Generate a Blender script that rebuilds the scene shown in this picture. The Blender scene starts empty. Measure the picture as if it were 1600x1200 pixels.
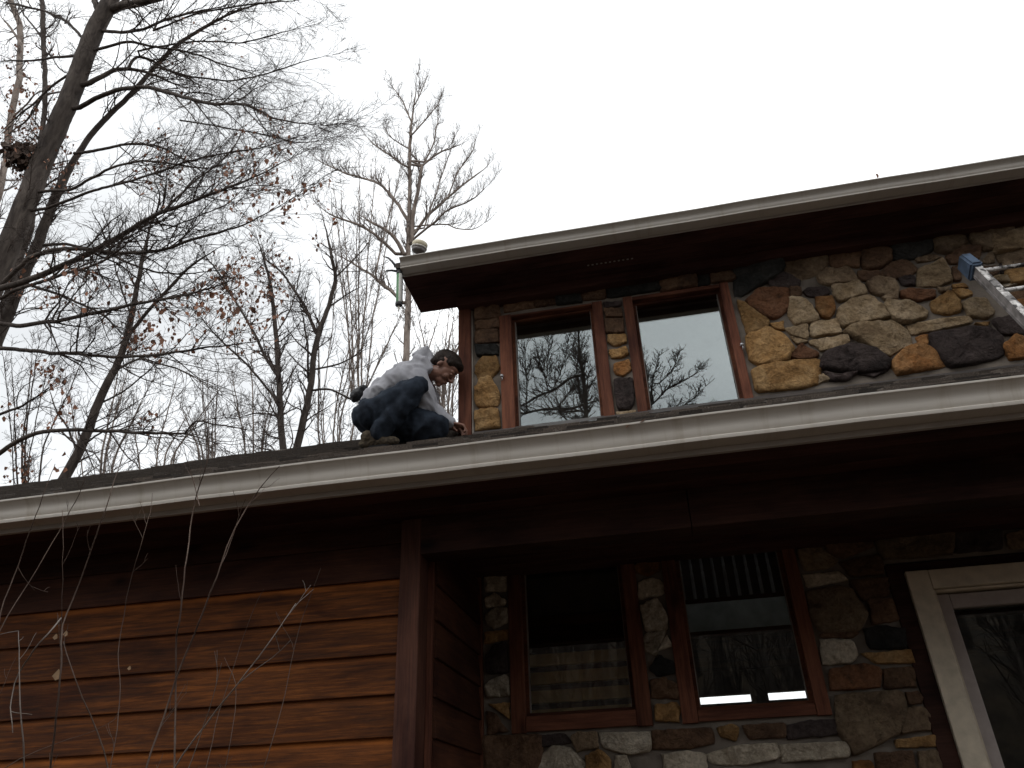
import bpy, bmesh, math, random
import numpy as np
from mathutils import Vector, Matrix, noise as mnoise

# ------------------------------------------------------------------ camera, world, sun, exposure
sc = bpy.context.scene
COL = sc.collection
EYE = np.array([0.0, 0.0, 1.6])
FPX = 1185.0

def _n(v):
    v = np.asarray(v, float)
    return v / np.linalg.norm(v)

_cam = lambda px, py: np.array([px - 800.0, -(py - 600.0), -FPX])
ZA = _n(_cam(723, -1395))
XA = -_n(_cam(-6600, 1590))
XA = _n(XA - (XA @ ZA) * ZA)
YA = np.cross(ZA, XA)
RW = np.stack([XA, YA, ZA])            # world = RW @ camera

cd = bpy.data.cameras.new('camera')
cam = bpy.data.objects.new('camera', cd)
COL.objects.link(cam)
cam.matrix_world = Matrix(((*RW[0], EYE[0]), (*RW[1], EYE[1]), (*RW[2], EYE[2]), (0, 0, 0, 1)))
cd.sensor_width = 36
cd.lens = FPX / 1600 * 36
cd.clip_start = 0.05
cd.clip_end = 2000
sc.camera = cam

SUN_EL, SUN_ROT = math.radians(48), math.radians(200)
world = bpy.data.worlds.new('World')
sc.world = world
world.use_nodes = True
wn = world.node_tree
wn.nodes.clear()
wo = wn.nodes.new('ShaderNodeOutputWorld')
bg = wn.nodes.new('ShaderNodeBackground')
bg.inputs['Strength'].default_value = 0.1
sky = wn.nodes.new('ShaderNodeTexSky')
sky.sky_type = 'NISHITA'
sky.sun_disc = False
sky.sun_elevation = SUN_EL
sky.sun_rotation = SUN_ROT
tc = wn.nodes.new('ShaderNodeTexCoord')
mp = wn.nodes.new('ShaderNodeMapping')
mp.inputs['Scale'].default_value = (1, 1, 1.6)
mp.inputs['Location'].default_value = (3.1, 0.4, 1.0)
nz = wn.nodes.new('ShaderNodeTexNoise')
nz.inputs['Scale'].default_value = 1.7
nz.inputs['Detail'].default_value = 5
nz.inputs['Roughness'].default_value = 0.5
cr = wn.nodes.new('ShaderNodeValToRGB')
cr.color_ramp.elements[0].position = 0.32
cr.color_ramp.elements[0].color = (6.9, 7.1, 7.25, 1)
cr.color_ramp.elements[1].position = 0.66
cr.color_ramp.elements[1].color = (13.6, 13.8, 13.9, 1)
mx = wn.nodes.new('ShaderNodeMixRGB')
mx.inputs[0].default_value = 0.93
wn.links.new(tc.outputs['Generated'], mp.inputs['Vector'])
wn.links.new(mp.outputs[0], nz.inputs['Vector'])
wn.links.new(nz.outputs['Fac'], cr.inputs[0])
wn.links.new(sky.outputs[0], mx.inputs[1])
wn.links.new(cr.outputs[0], mx.inputs[2])
wn.links.new(mx.outputs[0], bg.inputs['Color'])
wn.links.new(bg.outputs[0], wo.inputs[0])

sd = bpy.data.lights.new('sun', 'SUN')
sd.energy = 0.5
sd.angle = math.radians(25)
sd.color = (1.0, 0.97, 0.93)
sun = bpy.data.objects.new('sun', sd)
COL.objects.link(sun)
_sd = Vector((math.sin(SUN_ROT) * math.cos(SUN_EL), math.cos(SUN_ROT) * math.cos(SUN_EL), math.sin(SUN_EL)))
sun.rotation_euler = _sd.to_track_quat('Z', 'Y').to_euler()

sc.view_settings.view_transform = 'Standard'
sc.view_settings.look = 'None'
sc.view_settings.gamma = 1
sc.view_settings.use_curve_mapping = False
sc.view_settings.exposure = 0.36
sc.cycles.max_bounces = 8
sc.cycles.transparent_max_bounces = 16

# ------------------------------------------------------------------ helpers
def ray(px, py):
    return _n(RW @ _cam(px, py))

def W(px, py, y=None, x=None, z=None):
    """point of the place seen at photo position px,py that lies on the plane y=, x= or z="""
    d = ray(px, py)
    if y is not None:
        t = (y - EYE[1]) / d[1]
    elif x is not None:
        t = (x - EYE[0]) / d[0]
    else:
        t = (z - EYE[2]) / d[2]
    return EYE + t * d

def depth(p):
    return float((np.asarray(p) - EYE) @ ray(800, 600))

def zz(r):                     # height above eye level -> world z
    return r + 1.6

rng = np.random.default_rng(7)
random.seed(7)

def new_mesh(name, verts, faces, mat=None, parent=None, smooth=False, loc=None, mats=None, fmat=None):
    me = bpy.data.meshes.new(name)
    me.from_pydata([tuple(map(float, v)) for v in verts], [], [tuple(f) for f in faces])
    if mats:
        for m in mats:
            me.materials.append(m)
        me.polygons.foreach_set('material_index', fmat)
    elif mat:
        me.materials.append(mat)
    if smooth:
        me.polygons.foreach_set('use_smooth', [True] * len(me.polygons))
    me.update()
    o = bpy.data.objects.new(name, me)
    COL.objects.link(o)
    if parent:
        o.parent = parent
    if loc is not None:
        o.location = loc
    return o

def tag(o, label=None, category=None, group=None, kind=None):
    if label: o['label'] = label
    if category: o['category'] = category
    if group: o['group'] = group
    if kind: o['kind'] = kind
    return o

def empty(name, loc=(0, 0, 0)):
    o = bpy.data.objects.new(name, None)
    o.location = loc
    o.empty_display_size = 0.1
    COL.objects.link(o)
    return o

class MB:
    def __init__(s):
        s.v = []; s.f = []
    def add(s, verts, faces):
        b = len(s.v)
        s.v += [tuple(map(float, v)) for v in verts]
        s.f += [tuple(i + b for i in f) for f in faces]
        return s
    def box(s, x0, x1, y0, y1, z0, z1, bev=0.0):
        if bev <= 0:
            vs = [(x, y, z) for x in (x0, x1) for y in (y0, y1) for z in (z0, z1)]
            s.add(vs, [(0, 1, 3, 2), (4, 6, 7, 5), (0, 4, 5, 1), (2, 3, 7, 6), (0, 2, 6, 4), (1, 5, 7, 3)])
        else:
            bm = bmesh.new()
            bmesh.ops.create_cube(bm, size=1)
            for v in bm.verts:
                v.co = Vector(((x0 + x1) / 2 + v.co.x * (x1 - x0), (y0 + y1) / 2 + v.co.y * (y1 - y0), (z0 + z1) / 2 + v.co.z * (z1 - z0)))
            bmesh.ops.bevel(bm, geom=bm.edges[:], offset=bev, segments=2, affect='EDGES', profile=0.6)
            bm.verts.index_update()
            s.add([v.co for v in bm.verts], [[v.index for v in f.verts] for f in bm.faces])
            bm.free()
        return s
    def quad(s, a, b, c, d):
        return s.add([a, b, c, d], [(0, 1, 2, 3)])
    def hexa(s, lo, hi):
        """lo, hi: 4 points each"""
        return s.add(list(lo) + list(hi), [(3, 2, 1, 0), (4, 5, 6, 7), (0, 1, 5, 4), (1, 2, 6, 5), (2, 3, 7, 6), (3, 0, 4, 7)])
    def tube(s, pts, rad, n=8, cap=True):
        pts = [np.asarray(p, float) for p in pts]
        if not hasattr(rad, '__len__'):
            rad = [rad] * len(pts)
        b = len(s.v)
        up = None
        for i, p in enumerate(pts):
            t = pts[min(i + 1, len(pts) - 1)] - pts[max(i - 1, 0)]
            t = t / (np.linalg.norm(t) + 1e-12)
            if up is None:
                a = np.array([0, 0, 1.0]) if abs(t[2]) < 0.9 else np.array([1.0, 0, 0])
                up = np.cross(t, a)
            up = up - (up @ t) * t
            up /= np.linalg.norm(up) + 1e-12
            w = np.cross(t, up)
            for k in range(n):
                a = 2 * math.pi * k / n
                s.v.append(tuple(p + rad[i] * (math.cos(a) * up + math.sin(a) * w)))
        for i in range(len(pts) - 1):
            for k in range(n):
                k2 = (k + 1) % n
                s.f.append((b + i * n + k, b + i * n + k2, b + (i + 1) * n + k2, b + (i + 1) * n + k))
        if cap:
            s.f.append(tuple(b + k for k in range(n))[::-1])
            s.f.append(tuple(b + (len(pts) - 1) * n + k for k in range(n)))
        return s
    def lathe(s, base, axis, prof, n=24):
        """prof: (radius, height) along axis"""
        axis = _n(axis)
        a = np.array([0, 0, 1.0]) if abs(axis[2]) < 0.9 else np.array([1.0, 0, 0])
        u = _n(np.cross(axis, a)); w = np.cross(axis, u)
        b = len(s.v)
        for r, h in prof:
            for k in range(n):
                t = 2 * math.pi * k / n
                s.v.append(tuple(np.asarray(base) + axis * h + r * (math.cos(t) * u + math.sin(t) * w)))
        for i in range(len(prof) - 1):
            for k in range(n):
                k2 = (k + 1) % n
                s.f.append((b + i * n + k, b + i * n + k2, b + (i + 1) * n + k2, b + (i + 1) * n + k))
        s.f.append(tuple(b + k for k in range(n))[::-1])
        s.f.append(tuple(b + (len(prof) - 1) * n + k for k in range(n)))
        return s
    def ball(s, c, r, n=2, M=None):
        bm = bmesh.new()
        bmesh.ops.create_icosphere(bm, subdivisions=n, radius=1)
        r = np.array(r if hasattr(r, '__len__') else (r, r, r), float)
        bm.verts.index_update()
        vs = []
        for v in bm.verts:
            q = np.array(v.co) * r
            if M is not None:
                q = M @ q
            vs.append(np.asarray(c) + q)
        s.add(vs, [[v.index for v in f.verts] for f in bm.faces])
        bm.free()
        return s
    def build(s, name, mat=None, parent=None, smooth=False, loc=None):
        return new_mesh(name, s.v, s.f, mat, parent, smooth, loc)

# ------------------------------------------------------------------ materials
def mat_new(name):
    m = bpy.data.materials.new(name)
    m.use_nodes = True
    nt = m.node_tree
    b = nt.nodes['Principled BSDF']
    return m, nt, b

def N(nt, typ, **kw):
    n = nt.nodes.new(typ)
    for k, v in kw.items():
        if k.startswith('i_'):
            n.inputs[k[2:].replace('_', ' ')].default_value = v
        else:
            setattr(n, k, v)
    return n

def ramp(nt, stops):
    r = nt.nodes.new('ShaderNodeValToRGB')
    el = r.color_ramp.elements
    while len(el) < len(stops):
        el.new(0.5)
    for e, (p, c) in zip(el, stops):
        e.position = p
        e.color = (*c, 1) if len(c) == 3 else c
    return r

def coords(nt, scale=(1, 1, 1), rand=False, kind='Object'):
    t = N(nt, 'ShaderNodeTexCoord')
    m = N(nt, 'ShaderNodeMapping')
    m.inputs['Scale'].default_value = scale
    nt.links.new(t.outputs[kind], m.inputs['Vector'])
    if rand:
        oi = N(nt, 'ShaderNodeObjectInfo')
        mul = N(nt, 'ShaderNodeMath', operation='MULTIPLY')
        mul.inputs[1].default_value = 37.0
        nt.links.new(oi.outputs['Random'], mul.inputs[0])
        nt.links.new(mul.outputs[0], m.inputs['Location'])
    return m

def noise(nt, vec, scale, detail=4, rough=0.55, dist=0.0):
    n = N(nt, 'ShaderNodeTexNoise')
    n.inputs['Scale'].default_value = scale
    n.inputs['Detail'].default_value = detail
    n.inputs['Roughness'].default_value = rough
    n.inputs['Distortion'].default_value = dist
    nt.links.new(vec.outputs[0], n.inputs['Vector'])
    return n

def bump(nt, b, src, strength=0.4, dist=0.01, chain=None):
    bp = N(nt, 'ShaderNodeBump')
    bp.inputs['Strength'].default_value = strength
    bp.inputs['Distance'].default_value = dist
    nt.links.new(src, bp.inputs['Height'])
    if chain is not None:
        nt.links.new(chain.outputs[0], bp.inputs['Normal'])
    nt.links.new(bp.outputs[0], b.inputs['Normal'])
    return bp

def simple(name, col, rough=0.6, metal=0.0, nscale=8, namt=0.25, bscale=60, bamt=0.15, spec=0.5):
    m, nt, b = mat_new(name)
    v = coords(nt)
    n = noise(nt, v, nscale, 5)
    c = np.array(col)
    r = ramp(nt, [(0.3, tuple(c * (1 - namt))), (0.7, tuple(np.minimum(c * (1 + namt), 1)))])
    nt.links.new(n.outputs['Fac'], r.inputs[0])
    nt.links.new(r.outputs[0], b.inputs['Base Color'])
    b.inputs['Roughness'].default_value = rough
    b.inputs['Metallic'].default_value = metal
    b.inputs['Specular IOR Level'].default_value = spec
    if bamt:
        n2 = noise(nt, v, bscale, 4)
        bump(nt, b, n2.outputs['Fac'], bamt, 0.004)
    return m

def stone_mat(name, c1, c2, c3, bumpd=0.012):
    m, nt, b = mat_new(name)
    v = coords(nt, rand=True)
    n1 = noise(nt, v, 5.5, 7, 0.62, 0.6)
    r1 = ramp(nt, [(0.28, c3), (0.45, c1), (0.68, c2)])
    nt.links.new(n1.outputs['Fac'], r1.inputs[0])
    n2 = noise(nt, v, 38, 5, 0.7)
    r2 = ramp(nt, [(0.3, (0.42, 0.4, 0.38)), (0.6, (1, 1, 1))])
    nt.links.new(n2.outputs['Fac'], r2.inputs[0])
    mul = N(nt, 'ShaderNodeMixRGB', blend_type='MULTIPLY')
    mul.inputs[0].default_value = 0.8
    nt.links.new(r1.outputs[0], mul.inputs[1]); nt.links.new(r2.outputs[0], mul.inputs[2])
    # value shift from stone to stone
    oi = N(nt, 'ShaderNodeObjectInfo')
    mr = N(nt, 'ShaderNodeMapRange')
    mr.inputs['To Min'].default_value = 0.72; mr.inputs['To Max'].default_value = 1.22
    nt.links.new(oi.outputs['Random'], mr.inputs['Value'])
    hs = N(nt, 'ShaderNodeHueSaturation')
    nt.links.new(mr.outputs[0], hs.inputs['Value'])
    nt.links.new(mul.outputs[0], hs.inputs['Color'])
    nt.links.new(hs.outputs[0], b.inputs['Base Color'])
    b.inputs['Roughness'].default_value = 0.92
    b.inputs['Specular IOR Level'].default_value = 0.25
    n3 = noise(nt, v, 9, 8, 0.68, 0.8)
    vc = N(nt, 'ShaderNodeTexVoronoi', feature='DISTANCE_TO_EDGE'); vc.inputs['Scale'].default_value = 7
    wv = N(nt, 'ShaderNodeMixRGB'); wv.inputs[0].default_value = .35
    nt.links.new(v.outputs[0], wv.inputs[1]); nt.links.new(n3.outputs['Color'], wv.inputs[2]); nt.links.new(wv.outputs[0], vc.inputs['Vector'])
    rc = ramp(nt, [(0.0, (0, 0, 0)), (0.05, (1, 1, 1))]); nt.links.new(vc.outputs['Distance'], rc.inputs[0])
    b0 = bump(nt, b, rc.outputs[0], 0.35, bumpd * 1.2)
    b1 = bump(nt, b, n3.outputs['Fac'], 1.0, bumpd * 6.5, chain=b0)
    bump(nt, b, n2.outputs['Fac'], 0.8, bumpd * 0.7, chain=b1)
    return m

S = {
 'tan':   stone_mat('stone_tan', (.35, .25, .145), (.48, .37, .245), (.17, .11, .06)),
 'gold':  stone_mat('stone_gold', (.36, .20, .075), (.47, .30, .14), (.14, .075, .03)),
 'orange':stone_mat('stone_orange', (.32, .14, .045), (.38, .21, .09), (.12, .06, .025)),
 'rust':  stone_mat('stone_rust', (.20, .088, .042), (.25, .125, .07), (.07, .038, .022)),
 'dark':  stone_mat('stone_dark', (.062, .045, .042), (.10, .075, .068), (.03, .022, .02)),
 'black': stone_mat('stone_black', (.03, .03, .028), (.055, .052, .048), (.015, .016, .015)),
 'grey':  stone_mat('stone_grey', (.56, .48, .37), (.68, .60, .48), (.30, .24, .17)),
 'taupe': stone_mat('stone_taupe', (.21, .145, .09), (.30, .22, .14), (.11, .07, .045)),
 'brown': stone_mat('stone_brown', (.15, .085, .05), (.22, .13, .075), (.07, .04, .025)),
}

def mortar_mat():
    m, nt, b = mat_new('mortar')
    v = coords(nt)
    n1 = noise(nt, v, 6, 6); n2 = noise(nt, v, 90, 4)
    r = ramp(nt, [(0.3, (.10, .082, .066)), (0.7, (.19, .16, .132))])
    nt.links.new(n1.outputs['Fac'], r.inputs[0]); nt.links.new(r.outputs[0], b.inputs['Base Color'])
    b.inputs['Roughness'].default_value = 0.95
    b1 = bump(nt, b, n1.outputs['Fac'], 0.8, 0.02)
    bump(nt, b, n2.outputs['Fac'], 0.6, 0.004, chain=b1)
    return m
M_MORTAR = mortar_mat()

def wood_mat(name, light, mid, dark, axis='x', protect=None, knots=True, rough=0.7, expo=0.2):
    """stained boards: long grain, knots, weathered dark patches; protect = colour of the strip under the lap"""
    m, nt, b = mat_new(name)
    sc3 = {'x': (0.35, 6, 6), 'y': (6, 0.35, 6), 'z': (6, 6, 0.35)}[axis]
    v = coords(nt, sc3, rand=True)
    g = noise(nt, v, 9, 8, 0.7, 0.35)
    rg = ramp(nt, [(0.28, dark), (0.5, mid), (0.75, light)])
    nt.links.new(g.outputs['Fac'], rg.inputs[0])
    v2 = coords(nt, {'x': (0.8, 2, 2.6), 'y': (2, 0.8, 2.6), 'z': (2.6, 2, 0.8)}[axis], rand=True)
    w = noise(nt, v2, 1.6, 6, 0.6, 0.4)
    rw = ramp(nt, [(0.36, (.33, .27, .30)), (0.6, (1, 1, 1))])
    nt.links.new(w.outputs['Fac'], rw.inputs[0])
    mul = N(nt, 'ShaderNodeMixRGB', blend_type='MULTIPLY'); mul.inputs[0].default_value = 0.9
    nt.links.new(rg.outputs[0], mul.inputs[1]); nt.links.new(rw.outputs[0], mul.inputs[2])
    out = mul
    # fine streaks
    v4 = coords(nt, {'x': (1.5, 90, 90), 'y': (90, 1.5, 90), 'z': (90, 90, 1.5)}[axis], rand=True)
    st = noise(nt, v4, 1.6, 5, 0.75, 0.15)
    rs = ramp(nt, [(0.36, (.45, .42, .42)), (0.62, (1.12, 1.1, 1.1))])
    nt.links.new(st.outputs['Fac'], rs.inputs[0])
    m3 = N(nt, 'ShaderNodeMixRGB', blend_type='MULTIPLY'); m3.inputs[0].default_value = 0.4
    nt.links.new(out.outputs[0], m3.inputs[1]); nt.links.new(rs.outputs[0], m3.inputs[2])
    out = m3
    if knots:
        vk = coords(nt, {'x': (1.5, 3, 3.4), 'y': (3, 1.5, 3.4), 'z': (3.4, 3, 1.5)}[axis], rand=True)
        vo = N(nt, 'ShaderNodeTexVoronoi'); vo.inputs['Scale'].default_value = 1.3
        nt.links.new(vk.outputs[0], vo.inputs['Vector'])
        rk = ramp(nt, [(0.03, (.10, .08, .08)), (0.10, (.45, .40, .40)), (0.20, (1, 1, 1))])
        nt.links.new(vo.outputs['Distance'], rk.inputs[0])
        m4 = N(nt, 'ShaderNodeMixRGB', blend_type='MULTIPLY'); m4.inputs[0].default_value = 0.85
        nt.links.new(out.outputs[0], m4.inputs[1]); nt.links.new(rk.outputs[0], m4.inputs[2])
        out = m4
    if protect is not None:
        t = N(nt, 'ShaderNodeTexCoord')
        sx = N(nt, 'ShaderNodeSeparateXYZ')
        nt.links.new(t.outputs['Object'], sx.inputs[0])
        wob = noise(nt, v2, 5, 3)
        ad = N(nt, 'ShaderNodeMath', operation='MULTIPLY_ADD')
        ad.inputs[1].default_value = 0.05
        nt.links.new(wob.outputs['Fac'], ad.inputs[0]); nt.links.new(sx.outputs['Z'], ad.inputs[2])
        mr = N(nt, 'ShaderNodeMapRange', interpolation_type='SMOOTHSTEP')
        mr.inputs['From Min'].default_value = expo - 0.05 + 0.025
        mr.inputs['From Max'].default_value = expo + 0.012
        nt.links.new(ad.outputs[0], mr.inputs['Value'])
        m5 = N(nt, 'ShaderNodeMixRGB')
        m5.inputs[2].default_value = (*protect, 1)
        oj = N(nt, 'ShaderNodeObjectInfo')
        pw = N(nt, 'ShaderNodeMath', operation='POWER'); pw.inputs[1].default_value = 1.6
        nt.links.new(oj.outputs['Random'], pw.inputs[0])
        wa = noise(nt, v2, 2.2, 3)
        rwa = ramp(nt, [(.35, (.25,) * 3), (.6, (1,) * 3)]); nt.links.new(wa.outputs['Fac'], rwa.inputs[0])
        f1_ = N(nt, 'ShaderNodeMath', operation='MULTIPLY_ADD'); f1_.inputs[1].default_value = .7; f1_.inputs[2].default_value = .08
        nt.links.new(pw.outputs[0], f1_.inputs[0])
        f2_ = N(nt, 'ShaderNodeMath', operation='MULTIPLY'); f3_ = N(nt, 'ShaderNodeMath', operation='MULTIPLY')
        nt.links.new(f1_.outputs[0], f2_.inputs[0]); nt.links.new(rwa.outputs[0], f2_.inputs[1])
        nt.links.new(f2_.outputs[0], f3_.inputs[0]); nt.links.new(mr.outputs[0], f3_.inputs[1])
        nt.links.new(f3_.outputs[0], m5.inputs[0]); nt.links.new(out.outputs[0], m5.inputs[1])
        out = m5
    oi = N(nt, 'ShaderNodeObjectInfo')
    mr2 = N(nt, 'ShaderNodeMapRange'); mr2.inputs['To Min'].default_value = 0.75; mr2.inputs['To Max'].default_value = 1.25
    nt.links.new(oi.outputs['Random'], mr2.inputs['Value'])
    hs = N(nt, 'ShaderNodeHueSaturation')
    nt.links.new(mr2.outputs[0], hs.inputs['Value']); nt.links.new(out.outputs[0], hs.inputs['Color'])
    nt.links.new(hs.outputs[0], b.inputs['Base Color'])
    b.inputs['Roughness'].default_value = rough
    b.inputs['Specular IOR Level'].default_value = 0.12
    b1 = bump(nt, b, g.outputs['Fac'], 0.35, 0.006)
    bump(nt, b, st.outputs['Fac'], 0.4, 0.002, chain=b1)
    return m

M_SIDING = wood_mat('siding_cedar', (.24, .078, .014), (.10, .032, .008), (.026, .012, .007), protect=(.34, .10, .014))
M_SIDING_TOP = wood_mat('siding_top', (.085, .03, .014), (.055, .02, .010), (.03, .013, .009))  # darker brown for the top boards
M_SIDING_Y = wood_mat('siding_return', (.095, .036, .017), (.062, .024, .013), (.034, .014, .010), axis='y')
M_POST = wood_mat('post_stain', (.105, .045, .028), (.075, .032, .021), (.045, .022, .016), axis='z', knots=False)
M_CASE_Z = wood_mat('casing_upright', (.24, .095, .052), (.17, .066, .038), (.09, .036, .024), axis='z')
M_CASE_X = wood_mat('casing_level', (.22, .088, .048), (.16, .062, .036), (.085, .034, .022), axis='x')
M_SOFFIT = wood_mat('soffit_stain', (.085, .036, .028), (.062, .027, .021), (.036, .018, .014), axis='x', knots=False)
M_BEAM = wood_mat('beam_stain', (.075, .033, .022), (.052, .023, .016), (.028, .014, .011), axis='x')
M_TAN_PLANK = simple('interior_plank', (.74, .50, .22), .6, nscale=6, namt=.18, bamt=.05)
M_PLANK_DARK = wood_mat('interior_trim', (.16, .06, .03), (.11, .04, .02), (.06, .025, .015), axis='x', knots=False)

def gutter_mat(name='gutter_aluminium', k=1.0):
    m, nt, b = mat_new(name)
    v = coords(nt, (0.6, 3, 3)); n1 = noise(nt, v, 1.6, 5, 0.6)
    vs = coords(nt, (9, 1, 0.7)); n2 = noise(nt, vs, 1.6, 5, 0.65, 0.3)
    r1 = ramp(nt, [(0.3, (.45 * k, .415 * k, .37 * k)), (0.7, (.54 * k, .505 * k, .455 * k))])
    nt.links.new(n1.outputs['Fac'], r1.inputs[0])
    r2 = ramp(nt, [(0.30, (.72, .66, .58)), (0.46, (1, 1, 1))])
    nt.links.new(n2.outputs['Fac'], r2.inputs[0])
    mu = N(nt, 'ShaderNodeMixRGB', blend_type='MULTIPLY'); mu.inputs[0].default_value = 0.5
    nt.links.new(r1.outputs[0], mu.inputs[1]); nt.links.new(r2.outputs[0], mu.inputs[2])
    nt.links.new(mu.outputs[0], b.inputs['Base Color'])
    b.inputs['Roughness'].default_value = 0.42
    b.inputs['Specular IOR Level'].default_value = 0.4
    bump(nt, b, n1.outputs['Fac'], 0.25, 0.01)
    return m
M_GUTTER = gutter_mat()
M_GUTTER_UP = gutter_mat('gutter_upper', .82)  # same gutter colour, evenly darker for the upper run
M_FASCIA = simple('fascia_white', (.36, .33, .30), 0.6, nscale=3, namt=.12, bamt=.05)

def shingle_mat():
    m, nt, b = mat_new('asphalt_shingle')
    v = coords(nt, rand=True)
    n1 = noise(nt, v, 330, 3, 0.7); n2 = noise(nt, v, 3, 3)
    r = ramp(nt, [(0.35, (.022, .017, .015)), (0.5, (.055, .044, .036)), (0.70, (.20, .165, .135))])
    nt.links.new(n1.outputs['Fac'], r.inputs[0])
    oi = N(nt, 'ShaderNodeObjectInfo')
    mr = N(nt, 'ShaderNodeMapRange'); mr.inputs['To Min'].default_value = 0.45; mr.inputs['To Max'].default_value = 2.0
    nt.links.new(oi.outputs['Random'], mr.inputs['Value'])
    hs = N(nt, 'ShaderNodeHueSaturation')
    nt.links.new(mr.outputs[0], hs.inputs['Value']); nt.links.new(r.outputs[0], hs.inputs['Color'])
    nt.links.new(hs.outputs[0], b.inputs['Base Color'])
    b.inputs['Roughness'].default_value = 0.95
    bump(nt, b, n1.outputs['Fac'], 0.8, 0.003)
    return m
M_SHINGLE = shingle_mat()

def glass_mat(name, refl, tint=(.80, .85, .84), trans=(.965, .975, .97)):
    m, nt, b = mat_new(name)
    nt.nodes.remove(b)
    out = nt.nodes['Material Output']
    gl = N(nt, 'ShaderNodeBsdfGlossy'); gl.inputs['Roughness'].default_value = 0.004
    gl.inputs['Color'].default_value = (*tint, 1)
    tr = N(nt, 'ShaderNodeBsdfTransparent'); tr.inputs['Color'].default_value = (*trans, 1)
    fr = N(nt, 'ShaderNodeFresnel'); fr.inputs['IOR'].default_value = 1.5
    ad = N(nt, 'ShaderNodeMath', operation='ADD'); ad.inputs[1].default_value = refl
    mix = N(nt, 'ShaderNodeMixShader')
    nt.links.new(fr.outputs[0], ad.inputs[0]); nt.links.new(ad.outputs[0], mix.inputs[0])
    nt.links.new(tr.outputs[0], mix.inputs[1]); nt.links.new(gl.outputs[0], mix.inputs[2])
    nt.links.new(mix.outputs[0], out.inputs['Surface'])
    v = coords(nt); n = noise(nt, v, 1.3, 2, 0.4)
    bp = N(nt, 'ShaderNodeBump'); bp.inputs['Strength'].default_value = 0.1; bp.inputs['Distance'].default_value = 0.004
    nt.links.new(n.outputs['Fac'], bp.inputs['Height'])
    nt.links.new(bp.outputs[0], gl.inputs['Normal'])
    return m
M_GLASS_UP = glass_mat('glass_upper', 0.145, tint=(.74, .80, .80))
M_GLASS_LO = glass_mat('glass_lower', 0.055)

def bark_mat(name, c1, c2, scale=9, axis=(1, 1, .25)):
    m, nt, b = mat_new(name)
    v = coords(nt, axis)
    n1 = noise(nt, v, scale, 7, .65, .4)
    v2 = coords(nt); n2 = noise(nt, v2, .9, 4)
    r = ramp(nt, [(0.32, c1), (0.66, c2)])
    nt.links.new(n1.outputs['Fac'], r.inputs[0])
    r2 = ramp(nt, [(0.4, (.62, .6, .58)), (0.62, (1.1, 1.1, 1.1))])
    nt.links.new(n2.outputs['Fac'], r2.inputs[0])
    mu = N(nt, 'ShaderNodeMixRGB', blend_type='MULTIPLY'); mu.inputs[0].default_value = 0.8
    nt.links.new(r.outputs[0], mu.inputs[1]); nt.links.new(r2.outputs[0], mu.inputs[2])
    nt.links.new(mu.outputs[0], b.inputs['Base Color'])
    b.inputs['Roughness'].default_value = 0.9
    b.inputs['Specular IOR Level'].default_value = 0.2
    bump(nt, b, n1.outputs['Fac'], .9, .03)
    return m
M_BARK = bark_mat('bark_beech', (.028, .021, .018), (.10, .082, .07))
M_BARK_PALE = bark_mat('bark_pale', (.16, .125, .105), (.32, .27, .235))  # pale bark, with the glare of distance mixed into the colour
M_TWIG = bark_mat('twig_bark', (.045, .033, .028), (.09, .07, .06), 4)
M_TWIG_PALE = bark_mat('twig_far', (.12, .095, .085), (.22, .185, .165), 4)  # far twigs lightened: distance glare put into the colour
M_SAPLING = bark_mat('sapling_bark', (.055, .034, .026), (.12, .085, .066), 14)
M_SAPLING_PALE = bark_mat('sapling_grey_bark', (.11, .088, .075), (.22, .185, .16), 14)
M_LEAF = simple('dead_leaf', (.21, .088, .045), 0.7, nscale=2.2, namt=.55, bamt=0)
M_LEAF_TAN = simple('dead_leaf_tan', (.24, .15, .08), 0.7, nscale=20, namt=.3, bamt=0)

# ------------------------------------------------------------------ ground
D2, D1 = 5.2, 3.97

def bank(x, y):
    return 14.0 * (1 - math.exp(-((-y - 9) / 16.0) ** 2)) * math.exp(-((x - 2) / 24.0) ** 4) if y < -9 else 0.0       # unseen bank, added to darken the lower panes, narrowed to let sky light in

def ground():
    n = 90
    xs = np.sign(np.linspace(-1, 1, n)) * (np.abs(np.linspace(-1, 1, n)) ** 2.4) * 900
    v, f = [], []
    for y in xs:
        for x in xs:
            r = math.hypot(x, y)
            h = 0.0
            h += bank(x, y)
            if r > 6:
                h += 0.25 * mnoise.noise(Vector((x * .05, y * .05, 0)))
            v.append((x, y, h))
    for j in range(n - 1):
        for i in range(n - 1):
            f.append((j * n + i, j * n + i + 1, (j + 1) * n + i + 1, (j + 1) * n + i))
    m, nt, b = mat_new('leaf_litter')
    c = coords(nt); a = noise(nt, c, 1.2, 6); d = noise(nt, c, 24, 5, .7)
    r1 = ramp(nt, [(0.35, (.035, .025, .017)), (0.6, (.085, .06, .038))])
    r2 = ramp(nt, [(0.35, (.5, .45, .4)), (0.65, (1.2, 1.1, 1))])
    nt.links.new(a.outputs['Fac'], r1.inputs[0]); nt.links.new(d.outputs['Fac'], r2.inputs[0])
    mu = N(nt, 'ShaderNodeMixRGB', blend_type='MULTIPLY'); mu.inputs[0].default_value = 1
    nt.links.new(r1.outputs[0], mu.inputs[1]); nt.links.new(r2.outputs[0], mu.inputs[2])
    nt.links.new(mu.outputs[0], b.inputs['Base Color']); b.inputs['Roughness'].default_value = .95
    bump(nt, b, d.outputs['Fac'], .8, .03)
    return tag(new_mesh('ground', v, f, m, smooth=True), 'brown leaf-strewn ground in front of and around the house', kind='structure')
ground()

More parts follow.
